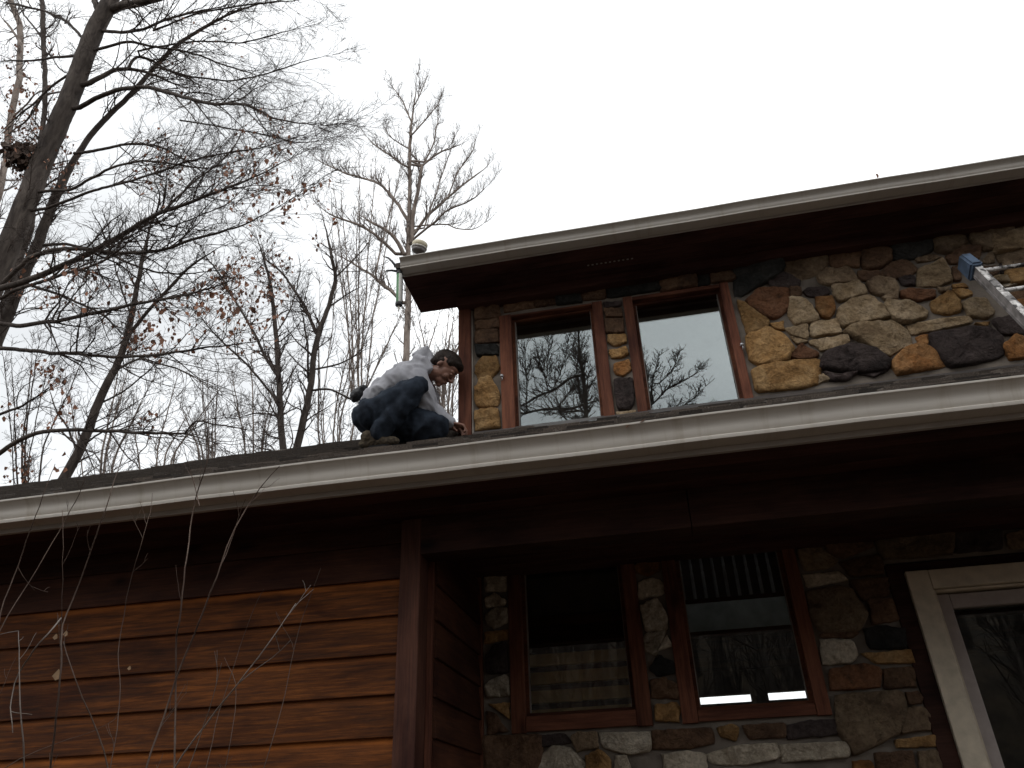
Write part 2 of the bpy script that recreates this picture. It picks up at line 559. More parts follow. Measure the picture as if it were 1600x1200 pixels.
# ------------------------------------------------------------------ house
house = empty('house', (-1.3, 5.2, 0))
HO = np.array([-1.3, 5.2, 0.0])
tag(house, 'two-storey house of stone and reddish cedar with white gutters', 'house')

def hpart(o, parent=None):
    """place o (built in world coordinates) under the house"""
    o.parent = parent or house
    if parent is None:
        o.location = Vector(o.location) - Vector(HO)
    return o

def world_part(mb, name, mat, smooth=False):
    o = mb.build(name, mat, house, smooth)
    o.location = (-HO[0], -HO[1], -HO[2])
    return o
# children of a part use the same world coordinates: the part's own offset carries them

# ---- stone walls -------------------------------------------------
UP_HOLES = [(-1.045, -0.175, zz(2.45), zz(3.80)), (0.010, 0.855, zz(2.45), zz(3.80))]
LO_HOLES = [(-1.042, -0.162, zz(0.555), zz(1.95)), (0.030, 0.896, zz(0.555), zz(1.95)), (1.44, 2.78, zz(-0.6), zz(1.42))]

def wall_with_holes(mb, x0, x1, z0, z1, y0, y1, holes):
    xs = sorted({x0, x1, *[h[0] for h in holes], *[h[1] for h in holes]})
    for a, b in zip(xs[:-1], xs[1:]):
        hs = sorted([(h[2], h[3]) for h in holes if h[0] <= a + 1e-6 and h[1] >= b - 1e-6])
        z = z0
        for h0, h1 in hs:
            if h0 > z: mb.box(a, b, y0, y1, z, h0)
            z = max(z, h1)
        if z < z1: mb.box(a, b, y0, y1, z, z1)

mb = MB()
wall_with_holes(mb, -1.285, 5.5, zz(2.45), zz(4.0), D2, D2 + .2, UP_HOLES)
upper_wall = world_part(mb, 'upper_stone_wall', M_MORTAR)
upper_wall['label'] = 'upper wall of gold and tan fieldstone under the deep eave'
mb = MB()
wall_with_holes(mb, -1.235, 5.5, 0.0, zz(2.45), D2, D2 + .2, LO_HOLES)
lower_wall = world_part(mb, 'lower_stone_wall', M_MORTAR)
lower_wall['label'] = 'lower wall of grey and brown fieldstone inside the porch'

def stone(poly, cls, parent, y0=D2, hgt=None, grow=1.095):
    """poly: outline in (x, z) on the wall; a rough domed slab with chipped edges"""
    P = np.array(poly, float)
    c = P.mean(0)
    # resample outline
    per = np.linalg.norm(np.roll(P, -1, 0) - P, axis=1)
    L = per.sum()
    n = 26
    t = np.linspace(0, L, n, endpoint=False)
    cum = np.concatenate([[0], np.cumsum(per)])
    Q = []
    for s_ in t:
        i = min(np.searchsorted(cum, s_, side='right') - 1, len(P) - 1)
        a = (s_ - cum[i]) / per[i]
        Q.append(P[i] * (1 - a) + P[(i + 1) % len(P)] * a)
    Q = np.array(Q)
    Q = Q * .88 + (np.roll(Q, 1, 0) + np.roll(Q, -1, 0)) * .06
    c = Q.mean(0)
    size = math.sqrt(abs(0.5 * np.sum(Q[:, 0] * np.roll(Q[:, 1], -1) - np.roll(Q[:, 0], -1) * Q[:, 1])))
    Q = c + (Q - c) * grow
    ph = rng.random(3) * 50
    if hgt is None:
        hgt = rng.uniform(.022, .042) * min(1.2, .6 + size * 2)
    h = hgt
    rings = [(1.02, 0.004), (1.0, -h * .55), (.965, -h * .88), (.86, -h * 1.0), (.66, -h * 1.04), (.44, -h * 1.06), (.22, -h * 1.06)]
    verts, faces = [], []
    tilt = rng.normal(0, .07, 2)
    for ri, (s_, d) in enumerate(rings):
        for q in Q:
            p = c + (q - c) * s_
            off = p - c
            k = 1 - 2.6 * abs(mnoise.noise(Vector((p[0] * 9 + ph[0], p[1] * 9 + ph[1], ph[2]))))
            k2 = mnoise.noise(Vector((p[0] * 38 + ph[1], p[1] * 38, ph[0])))
            dd = d
            if ri > 0:
                dd = d * (1 + .42 * k + .22 * k2) + (off @ tilt) * min(1, ri / 2)
            j = .010 * k2 if ri < 3 else 0
            dirv = off / (np.linalg.norm(off) + 1e-9)
            verts.append((p[0] + dirv[0] * j - c[0], dd, p[1] + dirv[1] * j - c[1]))
    verts.append((0, -h * (1.12 + .2 * rng.standard_normal() * .5), 0))
    R = len(rings)
    area = np.sum(Q[:, 0] * np.roll(Q[:, 1], -1) - np.roll(Q[:, 0], -1) * Q[:, 1])
    for r_ in range(R - 1):
        for k in range(n):
            k2 = (k + 1) % n
            fc = (r_ * n + k, r_ * n + k2, (r_ + 1) * n + k2, (r_ + 1) * n + k)
            faces.append(fc if area > 0 else fc[::-1])
    for k in range(n):
        fc = ((R - 1) * n + k, (R - 1) * n + (k + 1) % n, R * n)
        faces.append(fc if area > 0 else fc[::-1])
    o = new_mesh('stone', verts, faces, S[cls], parent, smooth=True, loc=(c[0], y0, c[1]))
    return o

YF = D2 - .028
def zoomstone(pts, cls, org, k, parent, grow=1.11):
    P = []
    for (u, v) in pts:
        w = W(org[0] + u * k, org[1] + v * k, y=YF)
        P.append((w[0], w[2]))
    stone(P, cls, parent, grow=grow)

A_ = [
('gold',[(45,525),(80,530),(150,585),(215,625),(195,660),(95,692),(70,610)]),
('rust',[(95,515),(165,448),(320,455),(310,560),(245,612),(190,590),(120,550)]),
('black',[(20,310),(270,300),(290,350),(230,400),(150,435),(40,500)]),
('taupe',[(290,285),(380,260),(440,235),(520,250),(530,310),(490,360),(380,400),(310,360)]),
('dark',[(215,400),(250,360),(300,365),(380,405),(370,440),(230,445)]),
('tan',[(320,505),(400,510),(450,560),(480,610),(460,630),(360,645),(320,590)]),
('orange',[(470,500),(560,497),(575,560),(545,612),(500,600),(475,550)]),
('dark',[(400,465),(440,440),(530,445),(550,470),(500,495),(430,490)]),
('tan',[(560,430),(700,415),(752,475),(600,520),(575,490)]),
('taupe',[(480,375),(530,345),(640,325),(680,370),(690,410),(540,430),(490,410)]),
('tan',[(600,560),(680,500),(750,485),(830,550),(860,610),(620,655),(590,620)]),
('tan',[(305,665),(420,645),(430,700),(420,725),(340,700)]),
('tan',[(330,710),(425,735),(370,752)]),
('tan',[(450,635),(580,618),(608,690),(455,712),(440,690)]),
('tan',[(485,730),(640,708),(650,740),(620,770),(500,788)]),
('tan',[(435,735),(478,728),(482,770),(440,755)]),
('gold',[(95,710),(200,668),(290,710),(340,780),(300,845),(180,862),(115,835)]),
('rust',[(330,820),(390,755),(490,805),(460,830),(350,835)]),
('gold',[(140,900),(200,870),(470,835),(490,850),(475,960),(400,985),(160,1008)]),
('dark',[(500,880),(520,810),(600,775),(700,760),(800,790),(870,850),(850,890),(740,905),(610,900)]),
('dark',[(520,905),(600,920),(690,910),(640,950),(550,950)]),
('dark',[(710,915),(850,900),(790,930)]),
('tan',[(480,930),(510,915),(545,945),(480,965)]),
('tan',[(630,690),(700,655),(880,635),(960,680),(990,755),(900,770),(830,785),(740,745)]),
('tan',[(790,795),(850,780),(935,775),(925,785),(870,820),(840,805)]),
('orange',[(890,850),(950,785),(1040,750),(1120,790),(1170,870),(1060,890),(920,915)]),
('tan',[(980,650),(1140,615),(1290,605),(1315,635),(1200,660),(1000,700)]),
('orange',[(1015,715),(1060,700),(1085,705),(1080,755),(1030,740)]),
('dark',[(1100,710),(1250,675),(1400,665),(1480,720),(1480,810),(1350,850),(1200,870),(1130,790)]),
('tan',[(860,520),(990,520),(1075,565),(1060,610),(940,640),(880,610),(845,550)]),
('taupe',[(750,420),(800,395),(890,400),(925,450),(830,485),(770,470)]),
('taupe',[(830,495),(920,460),(915,510),(860,515)]),
('rust',[(930,470),(980,455),(1110,460),(1120,495),(1010,518),(940,495)]),
('brown',[(820,365),(880,310),(960,290),(1020,340),(990,375),(900,395),(840,390)]),
('tan',[(1030,345),(1150,300),(1195,340),(1205,410),(1130,435),(1025,430)]),
('gold',[(1100,530),(1190,475),(1250,520),(1262,570),(1180,590),(1110,570)]),
('tan',[(1270,530),(1340,495),(1400,510),(1440,580),(1400,610),(1310,600)]),
('brown',[(540,270),(700,210),(745,212),(700,290),(705,335),(640,320),(570,340)]),
('brown',[(725,250),(790,205),(870,230),(880,290),(830,330),(750,345),(720,320)]),
('brown',[(700,355),(820,350),(810,385),(740,405),(705,390)]),
('black',[(885,205),(1090,150),(1100,240),(1020,280),(900,290)]),
('taupe',[(1015,290),(1100,262),(1160,275),(1100,295),(1030,305)]),
('taupe',[(1105,150),(1270,138),(1290,200),(1200,260),(1120,240)]),
('taupe',[(1300,130),(1530,90),(1550,170),(1500,220),(1400,240),(1325,190)]),
('brown',[(1185,270),(1260,225),(1375,225),(1350,290),(1300,310),(1205,310)]),
('taupe',[(1375,310),(1400,262),(1432,252),(1445,305)]),
('taupe',[(1450,255),(1590,205),(1605,280),(1475,303)]),
('brown',[(1385,330),(1450,320),(1465,350),(1455,380),(1400,380)]),
('dark',[(1475,320),(1580,305),(1600,340),(1580,360),(1485,365)]),
('tan',[(1425,400),(1590,365),(1640,405),(1455,425)]),
('gold',[(1210,430),(1270,420),(1305,440),(1225,448)]),
('gold',[(1215,458),(1300,455),(1325,480),(1260,500)]),
('taupe',[(1135,445),(1200,440),(1190,470),(1145,470)]),
('orange',[(1490,760),(1560,700),(1620,740),(1610,820),(1530,835)]),
('brown',[(1520,480),(1640,440),(1630,490),(1560,500)]),
('orange',[(1530,520),(1660,505),(1650,570),(1560,560)]),
('dark',[(920,385),(1010,385),(1010,430),(940,430)]),
('gold',[(1340,640),(1420,630),(1400,655)]),
('brown',[(1210,340),(1250,330),(1262,400),(1220,405)]),
('gold',[(225,640),(295,620),(298,675),(250,670)]),
('dark',[(1440,625),(1560,590),(1660,600),(1700,680),(1560,695),(1500,700)]),
('tan',[(1620,700),(1760,680),(1780,800),(1640,820)]),
('grey',[(1480,420),(1560,430),(1500,440)]),
('taupe',[(1565,90),(1700,50),(1710,150),(1600,190),(1570,160)]),
('brown',[(330,445),(390,448),(385,500),(335,495)]),
('black',[(440,245),(540,225),(600,215),(540,255)]),
]
for cls, pts in A_:
    zoomstone(pts, cls, (1140, 320), .2875, upper_wall)
B_ = [
('brown',[(70,185),(185,170),(190,245),(75,250)]),
('brown',[(70,260),(185,252),(188,292),(75,298)]),
('brown',[(70,308),(180,300),(185,360),(75,370)]),
('black',[(72,382),(180,377),(182,425),(80,432)]),
('gold',[(78,470),(110,442),(175,438),(190,490),(150,540),(90,545),(72,510)]),
('gold',[(75,600),(110,552),(150,548),(190,620),(185,670),(110,690),(72,670)]),
('gold',[(72,710),(180,700),(192,790),(75,805)]),
('dark',[(715,162),(800,158),(790,183),(720,188)]),
('brown',[(718,197),(800,192),(805,235),(725,240)]),
('brown',[(722,250),(810,250),(815,310),(730,315)]),
('gold',[(737,330),(820,320),(828,360),(770,380),(737,360)]),
('gold',[(742,400),(825,388),(835,420),(800,440),(750,440)]),
('orange',[(765,470),(840,452),(850,500),(810,530),(770,515)]),
('dark',[(768,555),(855,545),(862,650),(850,690),(790,695),(775,650)]),
('tan',[(778,715),(870,705),(875,740),(780,750)]),
('brown',[(215,158),(360,135),(365,185),(220,210)]),
('brown',[(370,118),(470,105),(470,168),(375,183)]),
('black',[(478,112),(590,98),(600,160),(480,172)]),
('brown',[(600,100),(720,88),(720,142),(605,150)]),
('black',[(740,95),(990,52),(995,98),(800,130),(745,138)]),
('brown',[(1000,48),(1170,28),(1175,82),(1005,106)]),
('black',[(1183,30),(1240,22),(1240,70),(1188,78)]),
('brown',[(1252,22),(1370,5),(1375,50),(1255,65)]),
]
for cls, pts in B_:
    zoomstone(pts, cls, (720, 420), .3125, upper_wall)
C_ = [
('grey',[(442,238),(545,232),(545,330),(447,335)]),
('grey',[(455,350),(545,345),(545,403),(455,408)]),
('grey',[(455,440),(490,420),(540,450),(530,470),(455,480)]),
('grey',[(455,520),(500,485),(545,490),(548,545),(490,570),(460,550)]),
('gold',[(455,595),(550,580),(550,620),(455,640)]),
('dark',[(460,700),(490,655),(540,645),(548,765),(460,770)]),
('grey',[(455,830),(500,800),(550,790),(552,870),(460,880)]),
('gold',[(470,915),(555,907),(555,978),(520,950)]),
('brown',[(460,950),(500,965),(545,1030),(460,1048)]),
('grey',[(1115,172),(1215,165),(1205,182),(1130,195)]),
('grey',[(1120,222),(1200,190),(1215,230),(1130,248)]),
('orange',[(1125,300),(1160,260),(1220,252),(1230,310),(1180,335),(1130,320)]),
('grey',[(1140,372),(1200,350),(1240,372),(1238,420),(1140,440)]),
('grey',[(1150,480),(1220,450),(1260,520),(1255,575),(1170,580)]),
('grey',[(1167,602),(1250,587),(1250,605),(1215,688),(1167,668)]),
('grey',[(1228,670),(1262,605),(1280,655)]),
('black',[(1190,750),(1230,700),(1288,730),(1293,772),(1220,782)]),
('brown',[(1195,812),(1250,800),(1303,830),(1306,888),(1200,878)]),
('gold',[(1215,920),(1318,907),(1310,988),(1215,983)]),
('brown',[(455,1067),(688,1062),(690,1155),(660,1260),(460,1260)]),
('dark',[(698,1055),(800,1047),(828,1085),(702,1103)]),
('grey',[(692,1172),(760,1103),(828,1118),(883,1180),(900,1270),(700,1270)]),
('taupe',[(838,1062),(870,1042),(943,1042),(948,1105),(862,1123)]),
('grey',[(975,1045),(1178,1042),(1180,1118),(1090,1133),(987,1105)]),
('gold',[(905,1150),(960,1122),(1005,1160),(1005,1240),(910,1240)]),
('grey',[(1035,1152),(1080,1150),(1100,1210),(1090,1260),(1030,1250)]),
]
for cls, pts in C_:
    zoomstone(pts, cls, (600, 780), .35, lower_wall, 1.17)
D_ = [
('brown',[(57,965),(290,952),(303,1013),(200,1038),(62,1038)]),
('gold',[(322,952),(380,937),(408,950),(405,1008),(342,988)]),
('brown',[(432,942),(600,932),(605,988),(460,998)]),
('dark',[(617,942),(700,922),(818,917),(823,978),(622,998)]),
('grey',[(100,1065),(200,1052),(270,1062),(268,1160),(110,1170)]),
('grey',[(292,1060),(400,1027),(560,1017),(578,1078),(400,1108),(302,1098)]),
('grey',[(592,1022),(850,1012),(868,1073),(600,1093)]),
('orange',[(890,1092),(960,1087),(985,1140),(895,1150)]),
('grey',[(632,100),(700,97),(735,160),(662,198)]),
('tan',[(657,212),(740,192),(828,250),(780,283),(692,293)]),
('grey',[(687,312),(830,302),(858,335),(702,363)]),
('taupe',[(702,387),(830,362),(880,382),(943,480),(900,543),(762,550),(717,480)]),
('grey',[(757,585),(878,587),(905,640),(880,678),(767,683)]),
('brown',[(755,560),(850,540),(910,555),(880,577),(760,575)]),
('brown',[(742,102),(958,97),(968,188),(850,238),(790,218)]),
('taupe',[(987,142),(1298,112),(1293,223),(1020,243)]),
('brown',[(842,262),(1000,227),(1018,308),(885,318)]),
('brown',[(882,337),(1030,327),(1038,400),(930,418),(892,370)]),
('brown',[(952,422),(1050,412),(1078,498),(972,518)]),
('black',[(942,542),(1000,527),(1098,542),(1103,618),(960,618)]),
('gold',[(932,642),(1120,627),(1138,678),(992,683)]),
('rust',[(802,707),(930,687),(998,702),(998,778),(802,793)]),
('brown',[(1020,707),(1140,697),(1148,778),(1025,788)]),
('taupe',[(827,822),(1080,802),(1103,850),(1080,968),(900,1055),(832,960)]),
('taupe',[(1115,872),(1170,862),(1208,900),(1208,958),(1090,973)]),
('gold',[(1072,1002),(1230,982),(1238,1028),(1082,1033)]),
('brown',[(987,1062),(1130,1052),(1158,1180),(1000,1180)]),
('brown',[(1110,802),(1170,802),(1180,848),(1122,853)]),
('dark',[(1312,112),(1500,102),(1500,200),(1320,215)]),
('taupe',[(1532,142),(1640,122),(1640,200),(1542,200)]),
('taupe',[(1165,1057),(1240,1047),(1270,1160),(1175,1160)]),
('black',[(985,30),(1200,10),(1210,95),(990,120)]),
('dark',[(1230,20),(1460,0),(1470,80),(1240,95)]),
('brown',[(740,20),(950,5),(960,80),(745,85)]),
]
for cls, pts in D_:
    zoomstone(pts, cls, (1000, 780), .375, lower_wall)

def fill_rect(x0, x1, z0, z1, parent, classes):
    z = z0
    while z < z1 - .04:
        h = min(rng.uniform(.13, .24), z1 - z)
        x = x0
        while x < x1 - .06:
            w = min(rng.uniform(.16, .42), x1 - x)
            g = .014
            a, b, c, d = x + g, x + w - g, z + g, z + h - g
            j = lambda: rng.normal(0, .012)
            poly = [(a + j(), c + j()), ((a + b) / 2, c + j() * .7), (b + j(), c + j()), (b + j(), (c + d) / 2), (b + j(), d + j()), ((a + b) / 2, d + j() * .7), (a + j(), d + j()), (a + j(), (c + d) / 2)]
            stone(poly, classes[int(rng.integers(len(classes)))], parent)
            x += w
        z += h
mixc = ['tan', 'gold', 'taupe', 'brown', 'dark', 'grey', 'orange']
fill_rect(2.86, 4.6, zz(2.66), zz(3.9), upper_wall, mixc)
fill_rect(-1.22, 1.40, zz(-.35), zz(.235), lower_wall, mixc)
fill_rect(2.86, 3.9, zz(-.3), zz(1.5), lower_wall, mixc)

# ---- windows -----------------------------------------------------
def window(x0, x1, z0, z1, gx0, gx1, gz0, gz1, name_label, glass, clips=(), extra=None):
    """outer casing box x0..x1, z0..z1 ; glass opening gx.. ; the window frame is the part, boards and pane its sub-parts"""
    y0 = D2 - .03
    mb = MB()
    t = .035
    # sash frame, set back in the opening
    for a, b, c, d in ((gx0 - t, gx0, gz0 - t, gz1 + t), (gx1, gx1 + t, gz0 - t, gz1 + t), (gx0, gx1, gz0 - t, gz0), (gx0, gx1, gz1, gz1 + t)):
        mb.box(a, b, D2 + .022, D2 + .10, c, d)
    w = world_part(mb, 'window', M_PLANK_DARK)
    w['label'] = name_label
    sl, sr = gx0 - t + .012 , gx1 + t - .012
    zt, zb = gz1 + t - .012, gz0 - t + .012
    def board(a, b, c, d, m, y=y0):
        MB().box(a, b, y, D2 + .06, c, d, .004).build('casing_board', m, w)
    board(x0, sl, z0, z1, M_CASE_Z)
    board(sr, x1, z0, z1, M_CASE_Z)
    board(sl + .002, sr - .002, zt, z1 - .006, M_CASE_X, y0 + .004)
    board(sl + .002, sr - .002, z0 + .006, zb, M_CASE_X, y0 + .004)
    MB().box(gx0 - .01, gx1 + .01, D2 + .055, D2 + .062, gz0 - .01, gz1 + .01).build('pane', glass, w)
    # pale glazing bead on the left and right reveal
    MB().box(gx0 - .001, gx0 + .007, D2 + .030, D2 + .054, gz0, gz1).build('glazing_bead', M_BEAD, w)
    MB().box(gx1 - .005, gx1 + .001, D2 + .030, D2 + .054, gz0, gz1).build('glazing_bead', M_BEAD, w)
    for (cx, cz) in clips:
        c = MB()
        c.box(cx - .012, cx + .012, y0 - .012, y0 - .0005, cz - .006, cz + .006, .003)
        c.lathe((cx, y0 - .028, cz), (0, 1, 0), [(.011, 0), (.014, .006), (.008, .016)], 10)
        c.tube([(cx, y0 - .018, cz), (cx + .004, y0 - .02, cz - .03), (cx - .002, y0 - .014, cz - .045)], .004, 6)
        c.build('shutter_hook', M_METAL, w, smooth=True)
    return w
M_BEAD = simple('glazing_bead', (.16, .13, .11), .6, bamt=0)
M_METAL = simple('zinc_metal', (.35, .35, .36), .35, metal=.9, bamt=.05)

c1 = W(784, 587, y=YF - .02); c2 = W(1159, 538, y=YF - .02)
window(-1.050, -.170, zz(2.52), zz(3.812), -.925, -.277, zz(2.60), zz(3.765), 'upper left window that mirrors bare branches', M_GLASS_UP, clips=[(c1[0], c1[2])])
window(.004, .860, zz(2.52), zz(3.815), .103, .768, zz(2.60), zz(3.752), 'upper right window that mirrors grey sky and a tree crown', M_GLASS_UP, clips=[(c2[0], c2[2])])
window(-1.048, -.156, zz(.549), zz(1.97), -.934, -.275, zz(.669), zz(1.88), 'lower left window with tan lapped planks behind the glass', M_GLASS_LO)
window(.023, .902, zz(.549), zz(1.97), .142, .795, zz(.642), zz(1.88), 'lower right window with balusters behind the glass', M_GLASS_LO)

# ---- door --------------------------------------------------------
M_DOORW = simple('door_paint', (.50, .43, .33), .55, nscale=14, namt=.16, bscale=120, bamt=.25)
M_DOORW2 = simple('door_paint_inner', (.33, .28, .26), .5, nscale=14, namt=.12, bamt=.1)
mb = MB()
for a, b, c, d in ((1.425, 1.528, 0.95, zz(1.405)), (2.70, 2.80, 0.95, zz(1.405)), (1.528, 2.70, zz(1.352), zz(1.405))):
    mb.box(a, b, D2 - .02, D2 + .1, c, d, .004)
door = world_part(mb, 'door', M_BEAM)
door['label'] = 'glazed door in a cream painted frame with a dark wood surround'
def dbox(nm, a, b, c, d, y0, y1, m, bev=.006):
    return MB().box(a, b, y0, y1, c, d, bev).build(nm, m, door)
dbox('door_frame', 1.530, 1.662, 1.0, zz(1.350), D2 - .045, D2 + .12, M_DOORW)
dbox('door_frame', 2.572, 2.698, 1.0, zz(1.350), D2 - .045, D2 + .12, M_DOORW)
dbox('door_frame', 1.664, 2.570, zz(1.232), zz(1.349), D2 - .043, D2 + .12, M_DOORW)
dbox('frame_bead', 1.668, 1.682, 1.02, zz(1.23), D2 - .012, D2 + .1, M_DOORW, .003)
dbox('frame_bead', 1.684, 2.55, zz(1.214), zz(1.229), D2 - .012, D2 + .1, M_DOORW, .003)
dbox('door_stile', 1.686, 1.760, 1.02, zz(1.205), D2 + .02, D2 + .1, M_DOORW2)
dbox('door_stile', 2.478, 2.552, 1.02, zz(1.205), D2 + .02, D2 + .1, M_DOORW2)
dbox('door_rail', 1.762, 2.476, zz(1.118), zz(1.203), D2 + .022, D2 + .1, M_DOORW2)
dbox('door_rail', 1.762, 2.476, 1.02, 1.25, D2 + .022, D2 + .1, M_DOORW2)
dbox('pane', 1.755, 2.483, 1.24, zz(1.125), D2 + .055, D2 + .063, M_GLASS_LO, 0)
hb = MB(); hb.lathe((2.50, D2 + .018, 2.0), (0, -1, 0), [(.03, 0), (.03, .006), (.012, .01), (.012, .04), (.028, .05), (.03, .065), (.018, .075)], 16)
hb.build('handle', M_METAL, door, smooth=True)

# ---- corner trim -------------------------------------------------
tr = MB().box(-1.404, -1.297, D2 - .045, D2 + .12, zz(2.50), zz(3.93), .004)
tr = world_part(tr, 'corner_trim', M_CASE_Z); tr['label'] = 'reddish corner board beside the kneeling man'
st = world_part(MB().box(-1.2965, -1.286, D2 - .012, D2 + .02, zz(2.50), zz(3.93)), 'caulk_strip', simple('pale_caulk', (.33, .30, .26), .6, bamt=.1))
fz = world_part(MB().box(-1.404, 5.5, D2 - .11, D2 - .002, zz(3.925), zz(4.012), .004), 'frieze_board', M_SOFFIT)

# side wall of the upper storey (boards)
mb = MB()
prof = [(5.22, zz(2.55)), (9.6, zz(3.0)), (9.6, zz(4.13 + .85 * 4.9)), (5.22, zz(4.13 + .85 * .55))]
mb.add([(-1.39, y, z) for y, z in prof] + [(-1.30, y, z) for y, z in prof], [(0, 1, 2, 3), (7, 6, 5, 4), (0, 4, 5, 1), (1, 5, 6, 2), (2, 6, 7, 3), (3, 7, 4, 0)])
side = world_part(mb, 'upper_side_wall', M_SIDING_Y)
z = zz(2.6)
while z < zz(6.4):
    # keep the boards under the roof line
    y_start = max(5.24, 5.22 + (z + .22 - zz(4.5)) / .85)
    MB().hexa([(-1.392, y_start, z), (-1.392, 9.5, z), (-1.412, 9.5, z), (-1.412, y_start, z)], [(-1.392, y_start, z + .2), (-1.392, 9.5, z + .2), (-1.397, 9.5, z + .2), (-1.397, y_start, z + .2)]).build('siding_board', M_SIDING_Y, side)
    z += .2

# ---- lapped cedar siding on the wing -----------------------------
SZ = [zz(1.239 + .2 * k) for k in (1, 0, -1, -2, -3, -4, -5, -6, -7, -8, -9, -10, -11, -12, -13)]
sw = world_part(MB().box(-9.3, -1.40, D1 + .002, D1 + .15, 0.0, zz(1.60)), 'siding_wall', M_BEAM)
sw['label'] = 'wing wall of lapped orange brown cedar boards'
def lap_board(length, h, name, mat, parent, loc, axis='x'):
    """bevelled board, origin at its lower left back corner; butt 22 mm proud at the bottom, 5 mm at the top"""
    pr = [(0, 0), (-.024, 0), (-.0255, .003), (-.006, h), (0, h)]
    vs, n = [], len(pr)
    segs = max(2, int(length / .5))
    for i in range(segs + 1):
        u = length * i / segs
        wv = .0015 * math.sin(i * 2.1 + loc[2] * 9)
        for a, b in pr:
            vs.append((u, a + (wv if a < -.02 else 0), b) if axis == 'x' else (-(a + (wv if a < -.02 else 0)), u, b))
    fs = []
    for i in range(segs):
        for k in range(n):
            k2 = (k + 1) % n
            f_ = (i * n + k, (i + 1) * n + k, (i + 1) * n + k2, i * n + k2)
            fs.append(f_ if axis == 'x' else f_[::-1])
    fs.append(tuple(range(n))); fs.append(tuple(segs * n + k for k in range(n))[::-1])
    return new_mesh(name, vs, fs, mat, parent, loc=loc)
for i, z in enumerate(SZ):
    cut = [-9.3, -5.6 if i % 2 else -6.4, -1.398]
    top = zz(1.566)
    h = min(.2015, top - z) if i == 0 else .2015
    m = M_SIDING_TOP if z > zz(1.2) else M_SIDING
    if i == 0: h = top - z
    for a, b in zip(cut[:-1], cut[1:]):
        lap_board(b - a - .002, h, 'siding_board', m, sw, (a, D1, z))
# return wall
rw_ = world_part(MB().box(-1.40, -1.262, D1 + .15, D2, 0.0, zz(1.60)), 'return_wall', M_BEAM)
for i, z in enumerate(SZ):
    h = .2015 if i else zz(1.566) - z
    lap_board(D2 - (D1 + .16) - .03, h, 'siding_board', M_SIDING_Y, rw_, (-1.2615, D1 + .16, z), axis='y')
world_part(MB().box(-1.398, -1.281, D1 - .045, D1 + .12, 0, zz(1.5655), .005), 'corner_post', M_POST)
world_part(MB().box(-1.2805, -1.250, D1 + .10, D1 + .135, 0, zz(1.44), .003), 'corner_bead', M_CASE_Z)
world_part(MB().box(-1.255, -1.232, D2 - .05, D2 - .002, 0, zz(1.6), .003), 'corner_bead', M_CASE_Z)

# ---- porch beam, soffits, ceilings -------------------------------
beam = world_part(MB().box(-1.2805, .20, D1 - .05, D1 + .11, zz(1.352), zz(1.5655), .004).box(.204, 5.5, D1 - .052, D1 + .11, zz(1.352), zz(1.5655), .004), 'porch_beam', M_BEAM)
sf = world_part(MB().box(-9.3, 5.5, 3.50, D2, zz(1.592), zz(1.61)), 'porch_ceiling', M_SOFFIT)
for a, b in ((3.512, 3.655), (3.659, 3.80), (3.804, 3.965)):
    MB().box(-9.3, 5.5, a, b, zz(1.567), zz(1.5905), .003).build('soffit_board', M_SOFFIT, sf)
y = D1 + .115
while y < D2 - .1:
    MB().box(-1.26, 5.5, y, y + .137, zz(1.567), zz(1.5905), .003).build('soffit_board', M_SOFFIT, sf)
    y += .14
usf = world_part(MB().box(-1.757, 5.5, 4.716, D2 + .03, zz(4.042), zz(4.06)), 'upper_soffit', M_SOFFIT)
for a, b in ((4.716, 4.868), (4.872, 5.02), (5.024, 5.23)):
    MB().box(-1.757, 5.5, a, b, zz(4.014), zz(4.0405), .003).build('soffit_board', M_SOFFIT, usf)
vm = simple('vent_metal', (.26, .24, .22), .5, bamt=0)
vb = MB()
for k in range(11):
    x = -.245 + k * .036
    vb.box(x, x + .016, 4.925, 4.935, zz(4.008), zz(4.0135))
vo_ = vb.build('vent_strip', vm, usf)

# fascias
world_part(MB().box(-9.3, 5.5, 3.487, 3.510, zz(1.566), zz(1.735)), 'fascia', M_FASCIA)
world_part(MB().box(-1.757, 5.5, 4.712, 4.735, zz(4.0155), zz(4.16)), 'fascia', M_FASCIA)
# dark end of the eave box
world_part(MB().box(-1.770, -1.7575, 4.72, 5.23, zz(4.014), zz(4.25), .003), 'eave_end_board', M_SOFFIT)

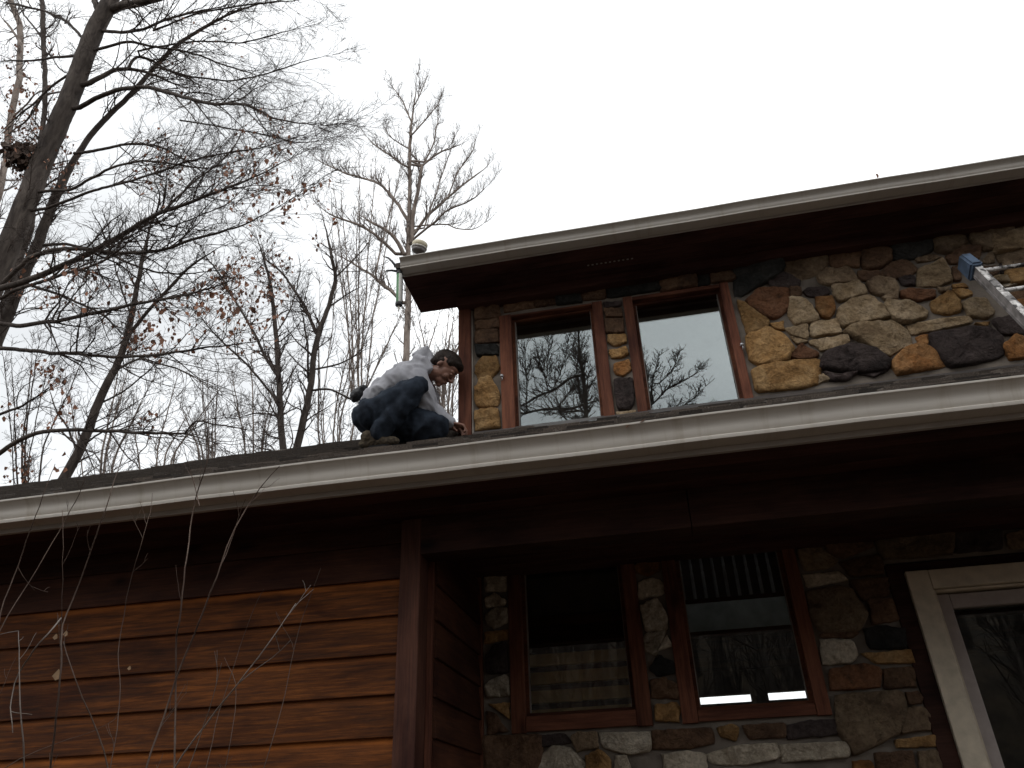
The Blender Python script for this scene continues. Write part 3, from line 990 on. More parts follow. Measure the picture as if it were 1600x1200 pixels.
# ---- gutters (ogee profile, open trough) -------------------------
def gutter(x0, x1, yback, zb, bw, h, lipf, label, M_GUTTER=M_GUTTER):
    """bw: flat bottom depth, h: height, lipf: how far the lip stands ahead of the bottom edge"""
    P = [(0, h * .98), (0, 0), (bw * .5, -.0008), (bw, 0), (bw + .0015, h * .02), (bw + .003, h * .135), (bw + .0005, h * .155), (bw - .008, h * .170),
         (bw - .009, h * .205), (bw - .004, h * .27), (bw + .001, h * .36), (bw + .003, h * .47), (bw + .005, h * .57), (bw + lipf * .22, h * .66), (bw + lipf * .42, h * .75),
         (bw + lipf * .68, h * .835), (bw + lipf * .88, h * .895), (bw + lipf * .985, h * .915), (bw + lipf, h * .925), (bw + lipf, h), (bw + lipf - .012, h), (bw + lipf - .014, h * .96)]
    t = .0016
    Q = []
    A = np.array(P)
    for i in range(len(A)):
        d = A[min(i + 1, len(A) - 1)] - A[max(i - 1, 0)]
        d = d / np.linalg.norm(d)
        Q.append(A[i] + t * np.array([-d[1], d[0]]))
    ring = list(A) + Q[::-1]
    n = len(ring)
    xs = np.linspace(x0, x1, int((x1 - x0) / .35) + 2)
    v, f = [], []
    for i, x in enumerate(xs):
        sag = .0022 * math.sin(x * 2.3 + h * 50) + .0012 * math.sin(x * 7.1)
        for (a, b) in ring:
            v.append((x, yback - a - sag * .5, zb + b + sag))
    for i in range(len(xs) - 1):
        for k in range(n):
            k2 = (k + 1) % n
            f.append((i * n + k, i * n + k2, (i + 1) * n + k2, (i + 1) * n + k))
    f.append(tuple(range(n))[::-1]); f.append(tuple((len(xs) - 1) * n + k for k in range(n)))
    o = new_mesh('gutter', v, f, M_GUTTER, house, loc=-HO)
    bm = bmesh.new(); bm.from_mesh(o.data)
    bmesh.ops.recalc_face_normals(bm, faces=bm.faces)
    for fc in bm.faces: fc.smooth = len(fc.verts) == 4
    bm.to_mesh(o.data); bm.free()
    o.data.set_sharp_from_angle(angle=math.radians(32)) if hasattr(o.data, 'set_sharp_from_angle') else None
    o['label'] = label
    # end cap at the left: a plate with the outline of the profile and a folded rim
    cap = MB()
    K = [tuple(p) for p in P[1:20]] + [(0, h)]
    m_ = len(K)
    cap.add([(x0 - .010, yback - a, zb + b) for a, b in K] + [(x0 - .0005, yback - a, zb + b) for a, b in K],
            [tuple(range(m_)), tuple(m_ + k for k in range(m_))[::-1]] + [(k, m_ + k, m_ + (k + 1) % m_, (k + 1) % m_) for k in range(m_)])
    cc = cap.build('end_cap', M_GUTTER, o)
    # hidden hangers across the trough
    for x in np.arange(x0 + .4, x1, .8):
        MB().box(x, x + .025, yback - bw - lipf + .012, yback - .003, zb + h * .90, zb + h * .915).build('gutter_hanger', M_METAL, o)
    return o
gutter(-9.3, 5.5, 3.4865, zz(1.5925), .0915, .1225, .044, 'long lower gutter, off-white, along the porch eave')
gutter(-1.745, 5.5, 4.7115, zz(4.033), .0915, .087, .040, 'upper gutter, dull off-white, along the high eave', M_GUTTER_UP)
# joints in the gutters
for x, yb, zb, bw, h, l in ((.62, 3.4865, zz(1.5925), .0915, .1225, .044),):
    pass

# ---- roofs -------------------------------------------------------
SL = .569
def rz(y):
    return zz(2.712 + SL * (y - D2))
roof = MB()
def slab(mb, x0, x1, y0, y1, f, t=.05, off=-.004):
    mb.hexa([(x0, y0, f(y0) - t), (x1, y0, f(y0) - t), (x1, y1, f(y1) - t), (x0, y1, f(y1) - t)],
            [(x0, y0, f(y0) + off), (x1, y0, f(y0) + off), (x1, y1, f(y1) + off), (x0, y1, f(y1) + off)])
slab(roof, -1.40, 5.5, 3.42, D2, rz)
slab(roof, -9.3, -1.401, 3.42, 6.9, rz)
slab(roof, -5.54, -1.401, 6.901, 7.70, rz)
rzb = lambda y: rz(7.70) - SL * (y - 7.70)
slab(roof, -5.54, -1.401, 7.701, 11.0, rzb)
rzb2 = lambda y: rz(6.9) - SL * (y - 6.9)
slab(roof, -9.3, -5.541, 6.901, 11.0, rzb2)
lower_roof = world_part(roof, 'lower_roof', M_SHINGLE)
lower_roof['label'] = 'brown shingled lower roof on which the man kneels'
# shingles: shared meshes, one object each for the nearest 300, the rest joined
ang = math.atan(SL)
sh_meshes = []
for k in range(7):
    w = [.18, .24, .30, .22, .35, .15, .27][k]; t = [.014, .026, .012, .030, .016, .034, .020][k]; L = .30
    bm_ = MB()
    j = rng.normal(0, .004, 6)
    bm_.hexa([(0, 0 + j[0], 0), (w - .004, 0 + j[1], 0), (w - .004, L, 0), (0, L, 0)],
             [(0.002, .002 + j[0], t + j[2] * .3), (w - .006, .002 + j[1], t + j[3] * .3), (w - .006, L, t * .25), (0.002, L, t * .25)])
    me = bpy.data.meshes.new('shingle'); me.from_pydata(bm_.v, [], bm_.f); me.materials.append(M_SHINGLE); me.update()
    sh_meshes.append((w, me, bm_))
cands = []
ex = .125
row = 0
y = 3.40
while y < 7.66:
    xmax = 5.4 if y < D2 - .12 else -1.41
    xmin = -9.3 if y < 6.86 else -5.54
    x = xmin + (row % 3) * .09
    while x < xmax:
        k = int(rng.integers(7)); w = sh_meshes[k][0]
        if x + w > xmax: break
        yy_ = y + rng.normal(0, .003)
        cands.append((x, yy_, rz(yy_) - .003 + rng.uniform(0, .002), k, rng.normal(0, .006)))
        x += w
    y += ex * math.cos(ang); row += 1
def vis(c):
    r = (c[2] + .01 - 1.6) / c[1]
    rx = c[0] / c[1]
    return (r > .508) * (-1.05 < rx < .56)
order = sorted(range(len(cands)), key=lambda i: (not vis(cands[i]), cands[i][0] ** 2 + cands[i][1] ** 2))
single = set(order[:300])
rest = MB()
ca, sa = math.cos(ang), math.sin(ang)
for i, (x, y, z, k, tw) in enumerate(cands):
    w, me, bm_ = sh_meshes[k]
    if i in single:
        o = bpy.data.objects.new('shingle', me); COL.objects.link(o); o.parent = lower_roof
        o.location = (x, y, z); o.rotation_euler = (ang - .012, 0, tw * .6)
    else:
        rest.add([(x + p[0], y + p[1] * ca - p[2] * sa, z + p[1] * sa + p[2] * ca) for p in bm_.v], bm_.f)
rs = rest.build('shingle_field', M_SHINGLE, lower_roof); rs['kind'] = 'stuff'
# ridge caps
for (x0, x1, yr) in ((-5.54, -1.45, 7.70), (-9.3, -5.56, 6.90)):
    x = x0
    while x < x1:
        zr = rz(yr)
        c = MB().hexa([(x, yr - .14, zr - .075), (x + .26, yr - .14, zr - .085), (x + .26, yr, zr + .004), (x, yr, zr + .012)],
                      [(x, yr - .145, zr - .062), (x + .26, yr - .145, zr - .073), (x + .26, yr, zr + .017), (x, yr, zr + .026)])
        c.hexa([(x, yr, zr + .012), (x + .26, yr, zr + .004), (x + .26, yr + .14, zr - .085), (x, yr + .14, zr - .075)],
               [(x, yr, zr + .026), (x + .26, yr, zr + .017), (x + .26, yr + .145, zr - .073), (x, yr + .145, zr - .062)])
        c.build('ridge_cap', M_SHINGLE, lower_roof)
        x += .235
uz = lambda y: zz(4.10 + .85 * (y - 4.62))
ur = MB(); slab(ur, -1.80, 5.5, 4.63, 9.6, uz, t=.06)
upper_roof = world_part(ur, 'upper_roof', M_SHINGLE)
# gable side of the wing
gb = MB().add([(-9.29, 3.98, 0), (-9.29, 10.9, 0), (-9.29, 10.9, rzb2(10.9) - .06), (-9.29, 6.9, rz(6.9) - .06), (-9.29, 3.98, rz(3.98) - .06)], [(0, 1, 2, 3, 4)])
world_part(gb, 'gable_wall', M_SIDING_Y)
world_part(MB().add([(-5.535, 6.9, rz(6.9) - .3), (-5.535, 11, rzb2(11) - .2), (-5.535, 11, rzb(11) - .05), (-5.535, 7.7, rz(7.7) - .05), (-5.535, 6.9, rz(6.9) - .05)], [(0, 1, 2, 3, 4)]), 'gable_infill', M_SIDING_Y)
# flashing along the wall foot
world_part(MB().hexa([(-1.28, D2 - .10, rz(D2 - .10) + .012), (5.5, D2 - .10, rz(D2 - .10) + .012), (5.5, D2 - .012, rz(D2) + .012), (-1.28, D2 - .012, rz(D2) + .012)],
                     [(-1.28, D2 - .10, rz(D2 - .10) + .014), (5.5, D2 - .10, rz(D2 - .10) + .014), (5.5, D2 - .012, rz(D2) + .03), (-1.28, D2 - .012, rz(D2) + .03)]), 'step_flashing', simple('flashing', (.055, .048, .045), .5))

# ---- inside of the house -----------------------------------------
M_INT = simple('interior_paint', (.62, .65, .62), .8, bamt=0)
M_INTD = simple('interior_dark', (.075, .055, .045), .8, bamt=0)  # dark plaster for the room surfaces
BY = 10.5
mb = MB()
bh = [(.30, .93, zz(1.32), zz(1.42)), (1.13, 1.60, zz(1.32), zz(1.42))]
wall_with_holes(mb, -1.25, 5.5, .9, zz(5.9), BY, BY + .15, bh)
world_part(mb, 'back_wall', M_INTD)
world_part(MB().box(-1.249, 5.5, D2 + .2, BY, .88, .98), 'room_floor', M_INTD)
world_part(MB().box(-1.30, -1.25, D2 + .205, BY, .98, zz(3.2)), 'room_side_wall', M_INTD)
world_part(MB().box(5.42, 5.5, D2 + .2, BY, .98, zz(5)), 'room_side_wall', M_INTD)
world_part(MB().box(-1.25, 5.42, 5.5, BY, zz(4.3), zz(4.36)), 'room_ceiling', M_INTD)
LY = 7.2
loft = world_part(MB().box(-1.24, 5.4, LY, BY, zz(1.70), zz(1.755)), 'loft_floor', M_PLANK_DARK)
MB().box(-.25, 5.4, LY - .03, LY - .001, zz(1.496), zz(1.752)).build('loft_edge', M_INT, loft)
MB().box(-.25, 5.4, LY - .05, LY - .031, zz(1.44), zz(1.50), .004).build('loft_trim', M_PLANK_DARK, loft)
rail = world_part(MB().box(-.2, 5.4, LY + .0, LY + .05, zz(2.72), zz(2.78), .008).box(-.2, 5.4, LY + .0, LY + .05, zz(1.76), zz(1.80), .006), 'loft_railing', M_PLANK_DARK)
bprof = [(.010, 0), (.016, .01), (.016, .24), (.011, .26), (.015, .30), (.012, .36), (.010, .55), (.008, .80), (.012, .90), (.012, .92)]
bmesh_ = MB().lathe((0, 0, 0), (0, 0, 1), bprof, 10)
bme = bpy.data.meshes.new('baluster'); bme.from_pydata(bmesh_.v, [], bmesh_.f); bme.materials.append(simple('baluster_paint', (.34, .33, .33), .6, bamt=0)); bme.update()
for k in range(17):
    o = bpy.data.objects.new('baluster', bme); COL.objects.link(o); o.parent = rail
    o.location = (-.1 + k * .1, LY + .025, zz(1.80))
PY = 5.62
pz = lambda r: zz(r * PY)
pw_ = world_part(MB().box(-1.24, -.20, PY, PY + .04, .98, pz(.242)), 'plank_partition', M_PLANK_DARK)
for k in range(6):
    z = pz(.2035 - .0218 * (k + 1)); h = .0150 * PY  # dark gaps left between planks stand in for the shadow under each
    MB().hexa([(-1.24, PY - .050, z), (-.20, PY - .050, z), (-.20, PY - .001, z), (-1.24, PY - .001, z)], [(-1.24, PY - .010, z + h), (-.20, PY - .010, z + h), (-.20, PY - .001, z + h), (-1.24, PY - .001, z + h)]).build('plank', M_TAN_PLANK, pw_)
MB().box(-1.24, -.20, PY - .05, PY - .001, pz(.2055), pz(.217), .005).build('ledge', M_PLANK_DARK, pw_)
MB().box(-1.24, -.20, PY - .06, PY - .001, pz(.228), pz(.2415), .005).build('ledge', M_PLANK_DARK, pw_)
world_part(MB().box(-1.24, -.20, PY + .002, PY + .05, pz(.2425), zz(4.2)), 'dark_screen', M_INTD)  # added dark screen that hides the lit ceiling from the lower left pane

# ------------------------------------------------------------------ trees
def unit(a):
    return a / (np.linalg.norm(a, axis=-1, keepdims=True) + 1e-12)

def tubes(P, Rr, n=3):
    """P (B,m,3) centre lines, Rr (B,m) radii -> verts, faces arrays"""
    B, m, _ = P.shape
    T = np.empty_like(P)
    T[:, 1:-1] = P[:, 2:] - P[:, :-2]; T[:, 0] = P[:, 1] - P[:, 0]; T[:, -1] = P[:, -1] - P[:, -2]
    T = unit(T)
    worst = np.abs(T).max(axis=1)                      # per branch: how far it ever runs along each axis
    ref = np.eye(3)[worst.argmin(axis=1)][:, None, :]
    U = unit(np.cross(T, np.broadcast_to(ref, T.shape)))
    V = np.cross(T, U)
    a = np.arange(n) * 2 * math.pi / n
    verts = P[:, :, None, :] + Rr[:, :, None, None] * (np.cos(a)[None, None, :, None] * U[:, :, None, :] + np.sin(a)[None, None, :, None] * V[:, :, None, :])
    verts = verts.reshape(-1, 3)
    b = np.arange(B)[:, None, None] * (m * n)
    i = np.arange(m - 1)[None, :, None] * n
    k = np.arange(n)[None, None, :]; k2 = (k + 1) % n
    f = np.stack([b + i + k, b + i + k2, b + i + n + k2, b + i + n + k], -1).reshape(-1, 4)
    return verts, f

def fast_mesh(name, V, F, mat, parent, loc=None, smooth=True):
    me = bpy.data.meshes.new(name)
    nv, nf, s = len(V), len(F), F.shape[1]
    me.vertices.add(nv); me.vertices.foreach_set('co', np.asarray(V, np.float32).ravel())
    me.loops.add(nf * s); me.loops.foreach_set('vertex_index', F.astype(np.int32).ravel())
    me.polygons.add(nf)
    me.polygons.foreach_set('loop_start', np.arange(0, nf * s, s, dtype=np.int32))
    me.polygons.foreach_set('loop_total', np.full(nf, s, np.int32))
    me.polygons.foreach_set('use_smooth', np.full(nf, smooth))
    me.materials.append(mat)
    me.update(calc_edges=True)
    o = bpy.data.objects.new(name, me); COL.objects.link(o)
    if parent: o.parent = parent
    if loc is not None: o.location = loc
    return o

class Acc:
    def __init__(s): s.V = []; s.F = []; s.n = 0
    def add(s, P, R, n=3):
        v, f = tubes(P, R, n)
        s.V.append(v); s.F.append(f + s.n); s.n += len(v)
    def build(s, name, mat, parent, loc):
        if not s.V: return None
        return fast_mesh(name, np.concatenate(s.V), np.concatenate(s.F), mat, parent, loc)

def resample(P, R, step):
    d = np.linalg.norm(np.diff(P, axis=0), axis=1)
    cum = np.concatenate([[0], np.cumsum(d)])
    n = max(3, int(cum[-1] / step) + 1)
    t = np.linspace(0, cum[-1], n)
    # smooth (Catmull-Rom like) by interpolating then filtering
    Q = np.stack([np.interp(t, cum, P[:, i]) for i in range(3)], 1)
    for _ in range(2):
        Q[1:-1] = Q[1:-1] * .5 + (Q[:-2] + Q[2:]) * .25
    return Q, np.interp(t, cum, R)

def spawn(P, T, R, L0, g, spacing, lo, hi, spread, up, flat, m, wob, rfrac, rmin, start=.12, away=None, droop=0.0, rcap=4.5):
    """P,T,R: lists (B,m,3),(B,m,3),(B,m); returns children arrays (C,m2,3),(C,m2)"""
    B, mm, _ = P.shape
    seg = np.linalg.norm(np.diff(P, axis=1), axis=2)
    Ltot = seg.sum(1)
    cnt = np.maximum(1, (Ltot * (1 - start) / spacing + g.random(B)).astype(int))
    idx = np.repeat(np.arange(B), cnt)
    u = start + (1 - start) * g.random(len(idx)) ** .9
    x = u * (mm - 1); i0 = np.minimum(x.astype(int), mm - 2); a = (x - i0)[:, None]
    p = P[idx, i0] * (1 - a) + P[idx, i0 + 1] * a
    t = unit(P[idx, i0 + 1] - P[idx, i0])
    r = R[idx, i0] * (1 - a[:, 0]) + R[idx, i0 + 1] * a[:, 0]
    rd = g.standard_normal((len(idx), 3)) * np.array([1, flat, 1])
    perp = unit(rd - (rd * t).sum(1, keepdims=True) * t)
    an = np.radians(g.uniform(spread[0], spread[1], len(idx)))[:, None]
    d = unit(t * np.cos(an) + perp * np.sin(an) + np.array([0, 0, up]))
    L = g.uniform(lo, hi, len(idx)) * L0 * (1.15 - .7 * u)
    C = len(idx)
    out = np.empty((C, m, 3)); out[:, 0] = p
    dd = d.copy()
    for k in range(1, m):
        dd = unit(dd + g.standard_normal((C, 3)) * wob + np.array([0, 0, up * .35 - droop * k / m]))
        out[:, k] = out[:, k - 1] + dd * (L / (m - 1))[:, None]
    r0 = np.minimum(np.maximum(r * rfrac, rmin * 1.1), rmin * rcap)
    tt = np.linspace(0, 1, m)[None, :]
    rr = r0[:, None] * (1 - tt) + rmin * .75 * tt
    return out, rr

def leaves_mesh(points, size, g, name, mat, parent, loc):
    n = len(points)
    c = np.asarray(points)
    L = size * g.uniform(.7, 1.3, n)[:, None]
    ax = unit(g.standard_normal((n, 3)) * np.array([.45, .45, .25]) + np.array([0, 0, -1.0]))
    sd_ = unit(np.cross(ax, g.standard_normal((n, 3))))
    nn = np.cross(ax, sd_)
    wv = .30 + .12 * g.random(n)[:, None]
    cup = g.uniform(-.15, .35, n)[:, None]
    pts = [c, c + ax * L * .35 + sd_ * L * wv + nn * L * cup, c + ax * L * .8 + sd_ * L * wv * .55 + nn * L * cup * .5, c + ax * L,
           c + ax * L * .8 - sd_ * L * wv * .55 + nn * L * cup * .5, c + ax * L * .35 - sd_ * L * wv + nn * L * cup]
    V = np.stack(pts, 1).reshape(-1, 3)
    b = np.arange(n)[:, None] * 6
    F = np.concatenate([b + np.array([[0, 1, 2, 3]]), b + np.array([[0, 3, 4, 5]])], 0)
    o = fast_mesh(name, V, F, mat, parent, loc, smooth=False)
    o['kind'] = 'stuff'
    return o

def px_scale(p):
    return depth(p) / FPX

def make_tree(name, label, category, y0, limbs, seed, base=None, pale=False, group=None, twig=1.0, lens=(45, 115), sub=(14, 44), fine=(6, 18),
              sp=(13, 9, 6), leaf_boxes=(), up=.10, tilt=0.0, mirror=None, up2=.12, fine_on=True, spread=(22, 58), rpx=.26, leaf_px=6.5, lstart=.12, main=1, nchild=1.0):
    """limbs: (points_px, r0_px, r1_px, dy0, dy1); traced outline of trunks and limbs on the tree's own distance y0"""
    g = np.random.default_rng(seed)
    trunk, br = [], []
    first = None
    for li, (pts, r0, r1, dya, dyb) in enumerate(limbs):
        n = len(pts)
        P, R = [], []
        for i, (a, b) in enumerate(pts):
            t = i / (n - 1)
            yy = y0 + dya * (1 - t) + dyb * t
            w = W(a, b, y=yy)
            P.append(w); R.append((r0 * (1 - t) + r1 * t) * px_scale(w) * (1 if li < main else .82))
        P = np.array(P); R = np.array(R)
        if mirror is not None:
            P[:, 1] = 2 * mirror - P[:, 1]
        step = np.mean([px_scale(W(a, b, y=y0)) for a, b in pts]) * 9
        P, R = resample(P, R, step)
        if r1 <= 2.2:
            tt_ = np.linspace(0, 1, len(R)); R = R * np.clip((1.04 - tt_) / .3, .28, 1)
        # small crookedness
        wn_ = g.standard_normal((len(P), 3)).cumsum(0)
        wn_ -= np.linspace(0, 1, len(P))[:, None] * wn_[-1]
        P = P + wn_ * step * .045
        if li >= main:
            prev = np.concatenate([q[0] for q in trunk]); dd_ = np.linalg.norm(prev - P[0], axis=1)
            if dd_.min() >= 45 * step / 9 and br:
                prev = np.concatenate([q[0] for q in br]); dd_ = np.linalg.norm(prev - P[0], axis=1)
            if dd_.min() < 45 * step / 9:
                P = np.concatenate([prev[dd_.argmin()][None], P]); R = np.concatenate([[R[0]], R])
        (trunk if li < main else br).append((P, R))
    root_p = trunk[0][0][0]
    if base is None:
        base = (root_p[0], root_p[1], 0.0)
    # run the trunks down to the ground
    for li in range(len(trunk)):
        P, R = trunk[li]
        if P[0][2] > .5 and P[0][2] <= P[-1][2]:
            s = P[0]; bpt = np.array([base[0] + (s[0] - root_p[0]) * .35, base[1] + (s[1] - root_p[1]) * .35, -.1])
            k = max(4, int((s[2]) / .8))
            t = np.linspace(0, 1, k, endpoint=False)[:, None]
            ext = bpt * (1 - t) + s * t
            RR = R[0] * (1.45 - .45 * t[:, 0])
            trunk[li] = (np.concatenate([ext, P]), np.concatenate([RR, R]))
    o = empty(name, base)
    tag(o, label, category, group)
    loc = (-base[0], -base[1], -base[2])
    for nm_, lst_, ns_ in (('trunk', trunk, 10), ('limb', br, 7)):
        for P, R in lst_:
            T = Acc(); T.add(P[None], R[None], ns_); T.build(nm_, M_BARK_PALE if pale else M_BARK, o, loc)
    # twigs
    tw = Acc()
    s1 = np.mean([px_scale(W(p[0][0][0], p[0][0][1], y=y0)) for p in limbs])
    rmin = rpx * s1 * twig
    ends = []
    for k, (P, R) in enumerate(trunk + br):
        is_trunk = k < len(trunk)
        vis_from = 0
        c1, r1_ = spawn(P[None], None, R[None], s1, g, s1 * sp[0] * (2.0 if is_trunk else 1.0) / nchild, lens[0], lens[1], spread, up, .75, 8, .16, .5, rmin * 1.5, start=max(lstart, vis_from) if not is_trunk else .1)
        tw.add(c1, r1_, 4)
        c2, r2_ = spawn(c1, None, r1_, s1, g, s1 * sp[1], sub[0], sub[1], (25, 60), up2, .8, 6, .2, .6, rmin, start=.15)
        tw.add(c2, r2_, 3)
        ends.append(c2[:, -1]); ends.append(c2[:, 3])
        if fine_on:
            c3, r3_ = spawn(c2, None, r2_, s1, g, s1 * sp[2], fine[0], fine[1], (25, 65), up2, .9, 4, .2, .7, rmin * .8, start=.2)
            tw.add(c3, r3_, 3)
            ends.append(c3[:, -1])
    tw.build('twigs', M_TWIG_PALE if pale else M_TWIG, o, loc)['kind'] = 'stuff'
    if leaf_boxes:
        E_ = np.concatenate(ends)
        rel = (E_ - EYE) @ RW           # camera coordinates of the twig ends
        px = 800 + FPX * rel[:, 0] / -rel[:, 2]; py = 600 - FPX * rel[:, 1] / -rel[:, 2]
        pts = []
        for (x0, y0_, x1, y1_, frac) in leaf_boxes:
            cxx, cyy = (x0 + x1) / 2, (y0_ + y1_) / 2
            q = ((px - cxx) / ((x1 - x0) / 2)) ** 2 + ((py - cyy) / ((y1_ - y0_) / 2)) ** 2
            sel = np.where((q < 1))[0]
            if len(sel) == 0: continue
            kk = min(len(sel), int(frac * 2.3))
            pick = g.choice(sel, kk, replace=False)
            pts.append(E_[pick])
        if pts:
            pts = np.concatenate(pts)
            pts = pts + g.standard_normal(pts.shape) * s1 * 2
            leaves_mesh(pts, leaf_px * s1, g, 'leaves', M_LEAF, o, loc)
    return o

def Z1(pts): return [(a / 2.5, b / 2.5) for a, b in pts]                       # traced on an enlargement of the upper left
def Z2(pts): return [(a * .3667, 320 + b * .3667) for a, b in pts]
def Z3(pts): return [(400 + a / 3, 80 + b / 3) for a, b in pts]
def Z4(pts): return [(400 + a / 3.75, 400 + b / 3.75) for a, b in pts]

beech_limbs = [
 (Z1([(-150, 1400), (-60, 1180), (30, 980), (100, 800), (180, 600), (260, 420), (320, 260), (370, 130), (425, 40), (450, -60)]), 18.5, 12, 0, 0),
 (Z1([(-10, 1320), (50, 1180), (150, 940), (215, 770), (275, 650)]), 10, 6, .7, .8),
 (Z1([(275, 650), (330, 560), (430, 450), (520, 360), (600, 270), (700, 170), (830, 90), (960, 30), (1100, 0)]), 6, 2, .8, 1.2),
 (Z1([(425, 40), (480, 20), (560, 15), (640, -15)]), 9, 6, 0, -.3),
 (Z1([(390, 60), (370, 0), (365, -40)]), 6, 5, 0, .3),
 (Z1([(310, 420), (380, 385), (470, 350), (570, 345), (660, 365), (750, 395), (830, 408), (900, 400), (960, 405), (1020, 430), (1080, 465), (1180, 480), (1270, 490), (1400, 470)]), 4.6, 1.3, 0, -1.2),
 (Z1([(350, 325), (400, 300), (450, 270), (500, 272), (560, 278), (620, 300), (700, 335), (760, 350)]), 5, 1.3, 0, .6),
 (Z1([(495, 272), (530, 215), (600, 235), (660, 275), (730, 300), (800, 340), (850, 350)]), 3, 1.2, .2, .8),
 (Z1([(400, 120), (480, 125), (560, 115), (640, 80), (740, 50), (850, 30), (960, 0)]), 3.4, 1.2, 0, -.7),
 (Z1([(410, 185), (500, 160), (600, 180), (700, 195), (800, 220), (900, 260), (1000, 290), (1100, 350)]), 2.8, 1, 0, .4),
 (Z1([(290, 600), (400, 585), (480, 570), (560, 565), (640, 580), (720, 620), (790, 670), (830, 715)]), 3, 1.2, 0, -.7),
 (Z1([(180, 745), (280, 740), (380, 680), (470, 640), (560, 625), (680, 640), (800, 660), (920, 630), (1010, 600)]), 3, 1.1, 0, -.8),
 (Z1([(180, 815), (270, 780), (380, 740), (480, 720), (600, 680), (700, 640), (850, 600), (1000, 580), (1150, 540), (1300, 480)]), 3, 1, 0, -1),
 (Z1([(-40, 1130), (60, 1110), (200, 1060), (320, 1010), (420, 960), (520, 900), (600, 850), (640, 825), (720, 800), (830, 755), (940, 715), (1040, 670), (1150, 610), (1250, 570)]), 6.5, 1.4, 0, -2.0),
 (Z1([(640, 825), (700, 760), (760, 700), (850, 640), (930, 560), (960, 460)]), 2.2, 1, -1.0, -1.2),
 (Z1([(-20, 1140), (60, 1060), (120, 1000), (220, 975), (330, 975), (440, 990), (560, 985), (660, 970), (760, 930), (850, 910), (950, 880), (1050, 830), (1160, 770), (1250, 720)]), 5, 1.3, 0, -1.6),
 (Z1([(170, 960), (260, 955), (350, 975), (430, 1000), (520, 1040), (600, 1065), (720, 1075), (850, 1060), (1000, 1040)]), 3, 1.1, .5, -.4),
 (Z1([(-30, 1180), (70, 1130), (150, 1110), (250, 1070), (330, 1050), (420, 1010), (520, 930), (640, 860)]), 4, 1.4, 0, -1.4),
 (Z1([(640, 900), (760, 850), (900, 790), (980, 700)]), 1.5, .8, -.8, -1.2),
 (Z2([(-40, 500), (100, 515), (220, 500), (330, 475), (450, 450), (570, 425), (680, 405), (800, 380), (900, 350), (1000, 310), (1130, 280)]), 4.6, 1.3, 0, -1.4),
 (Z2([(-40, 615), (100, 620), (220, 635), (350, 640), (500, 655), (620, 655), (760, 635), (880, 610), (1000, 595), (1150, 575), (1300, 560)]), 4.2, 1.1, 0, -1.2),
 (Z2([(600, 655), (740, 690), (820, 730), (850, 770)]), 1.8, .9, -.6, -.8),
 (Z2([(-40, 1085), (60, 1010), (150, 970), (280, 960), (420, 965), (560, 975), (680, 975), (780, 975), (870, 1000), (960, 1030)]), 4.8, 1.6, 0, -1.0),
 (Z2([(785, 975), (830, 910), (900, 935), (1000, 945), (1100, 960)]), 2, .9, -.8, -1.0),
 (Z2([(-30, 900), (80, 860), (160, 815), (240, 775)]), 3, 1, 0, -.3),
 (Z2([(150, 350), (270, 385), (370, 430), (450, 475), (500, 530), (540, 570)]), 2.8, 1.2, 0, -.6),
 (Z1([(320, 145), (260, 90), (180, 50), (60, 20), (-30, 0)]), 3, 1.4, 0, .4),
 (Z1([(300, 215), (200, 230), (100, 243), (-20, 240)]), 2.8, 1.3, 0, .3),
 (Z1([(270, 290), (200, 340), (140, 395), (60, 460), (0, 520)]), 2.4, 1.2, 0, .5),
 (Z1([(440, 40), (520, -20), (600, -60)]), 4, 3, 0, 0),
 (Z1([(600, 120), (760, 60), (900, 30), (1050, 10), (1250, -10)]), 2, 1, -.3, -.8),
 (Z1([(540, 200), (640, 180), (780, 160), (950, 170), (1100, 130), (1250, 90)]), 2, .9, .2, .9),
 (Z1([(600, 260), (740, 300), (900, 320), (1040, 290), (1200, 240), (1330, 210)]), 2, .9, .3, 1.2),
 (Z1([(700, 470), (850, 490), (1000, 520), (1160, 560), (1330, 540)]), 1.6, .8, .3, 1.2),
]
make_tree('beech_tree', 'big dark beech leaning at the far left, with long arching limbs and brown leaves', 'tree', 8.6, beech_limbs, 11,
          leaf_boxes=[(370, 165, 460, 290, 34), (200, 180, 300, 320, 30), (330, 230, 470, 340, 46), (0, 60, 60, 300, 70), (60, 220, 140, 300, 34), (200, 480, 320, 560, 34),
                      (300, 400, 460, 520, 70), (0, 380, 160, 480, 44), (20, 640, 110, 760, 30), (130, 430, 330, 520, 34), (0, 560, 120, 720, 30), (430, 280, 560, 360, 22), (200, 20, 400, 140, 12)],
          lens=(60, 170), sub=(20, 60), fine=(8, 22), sp=(13, 9.5, 6.5), up=.05, up2=.05, leaf_px=6.3, lstart=.2, main=2, nchild=1.0, spread=(14, 44), rpx=.22)

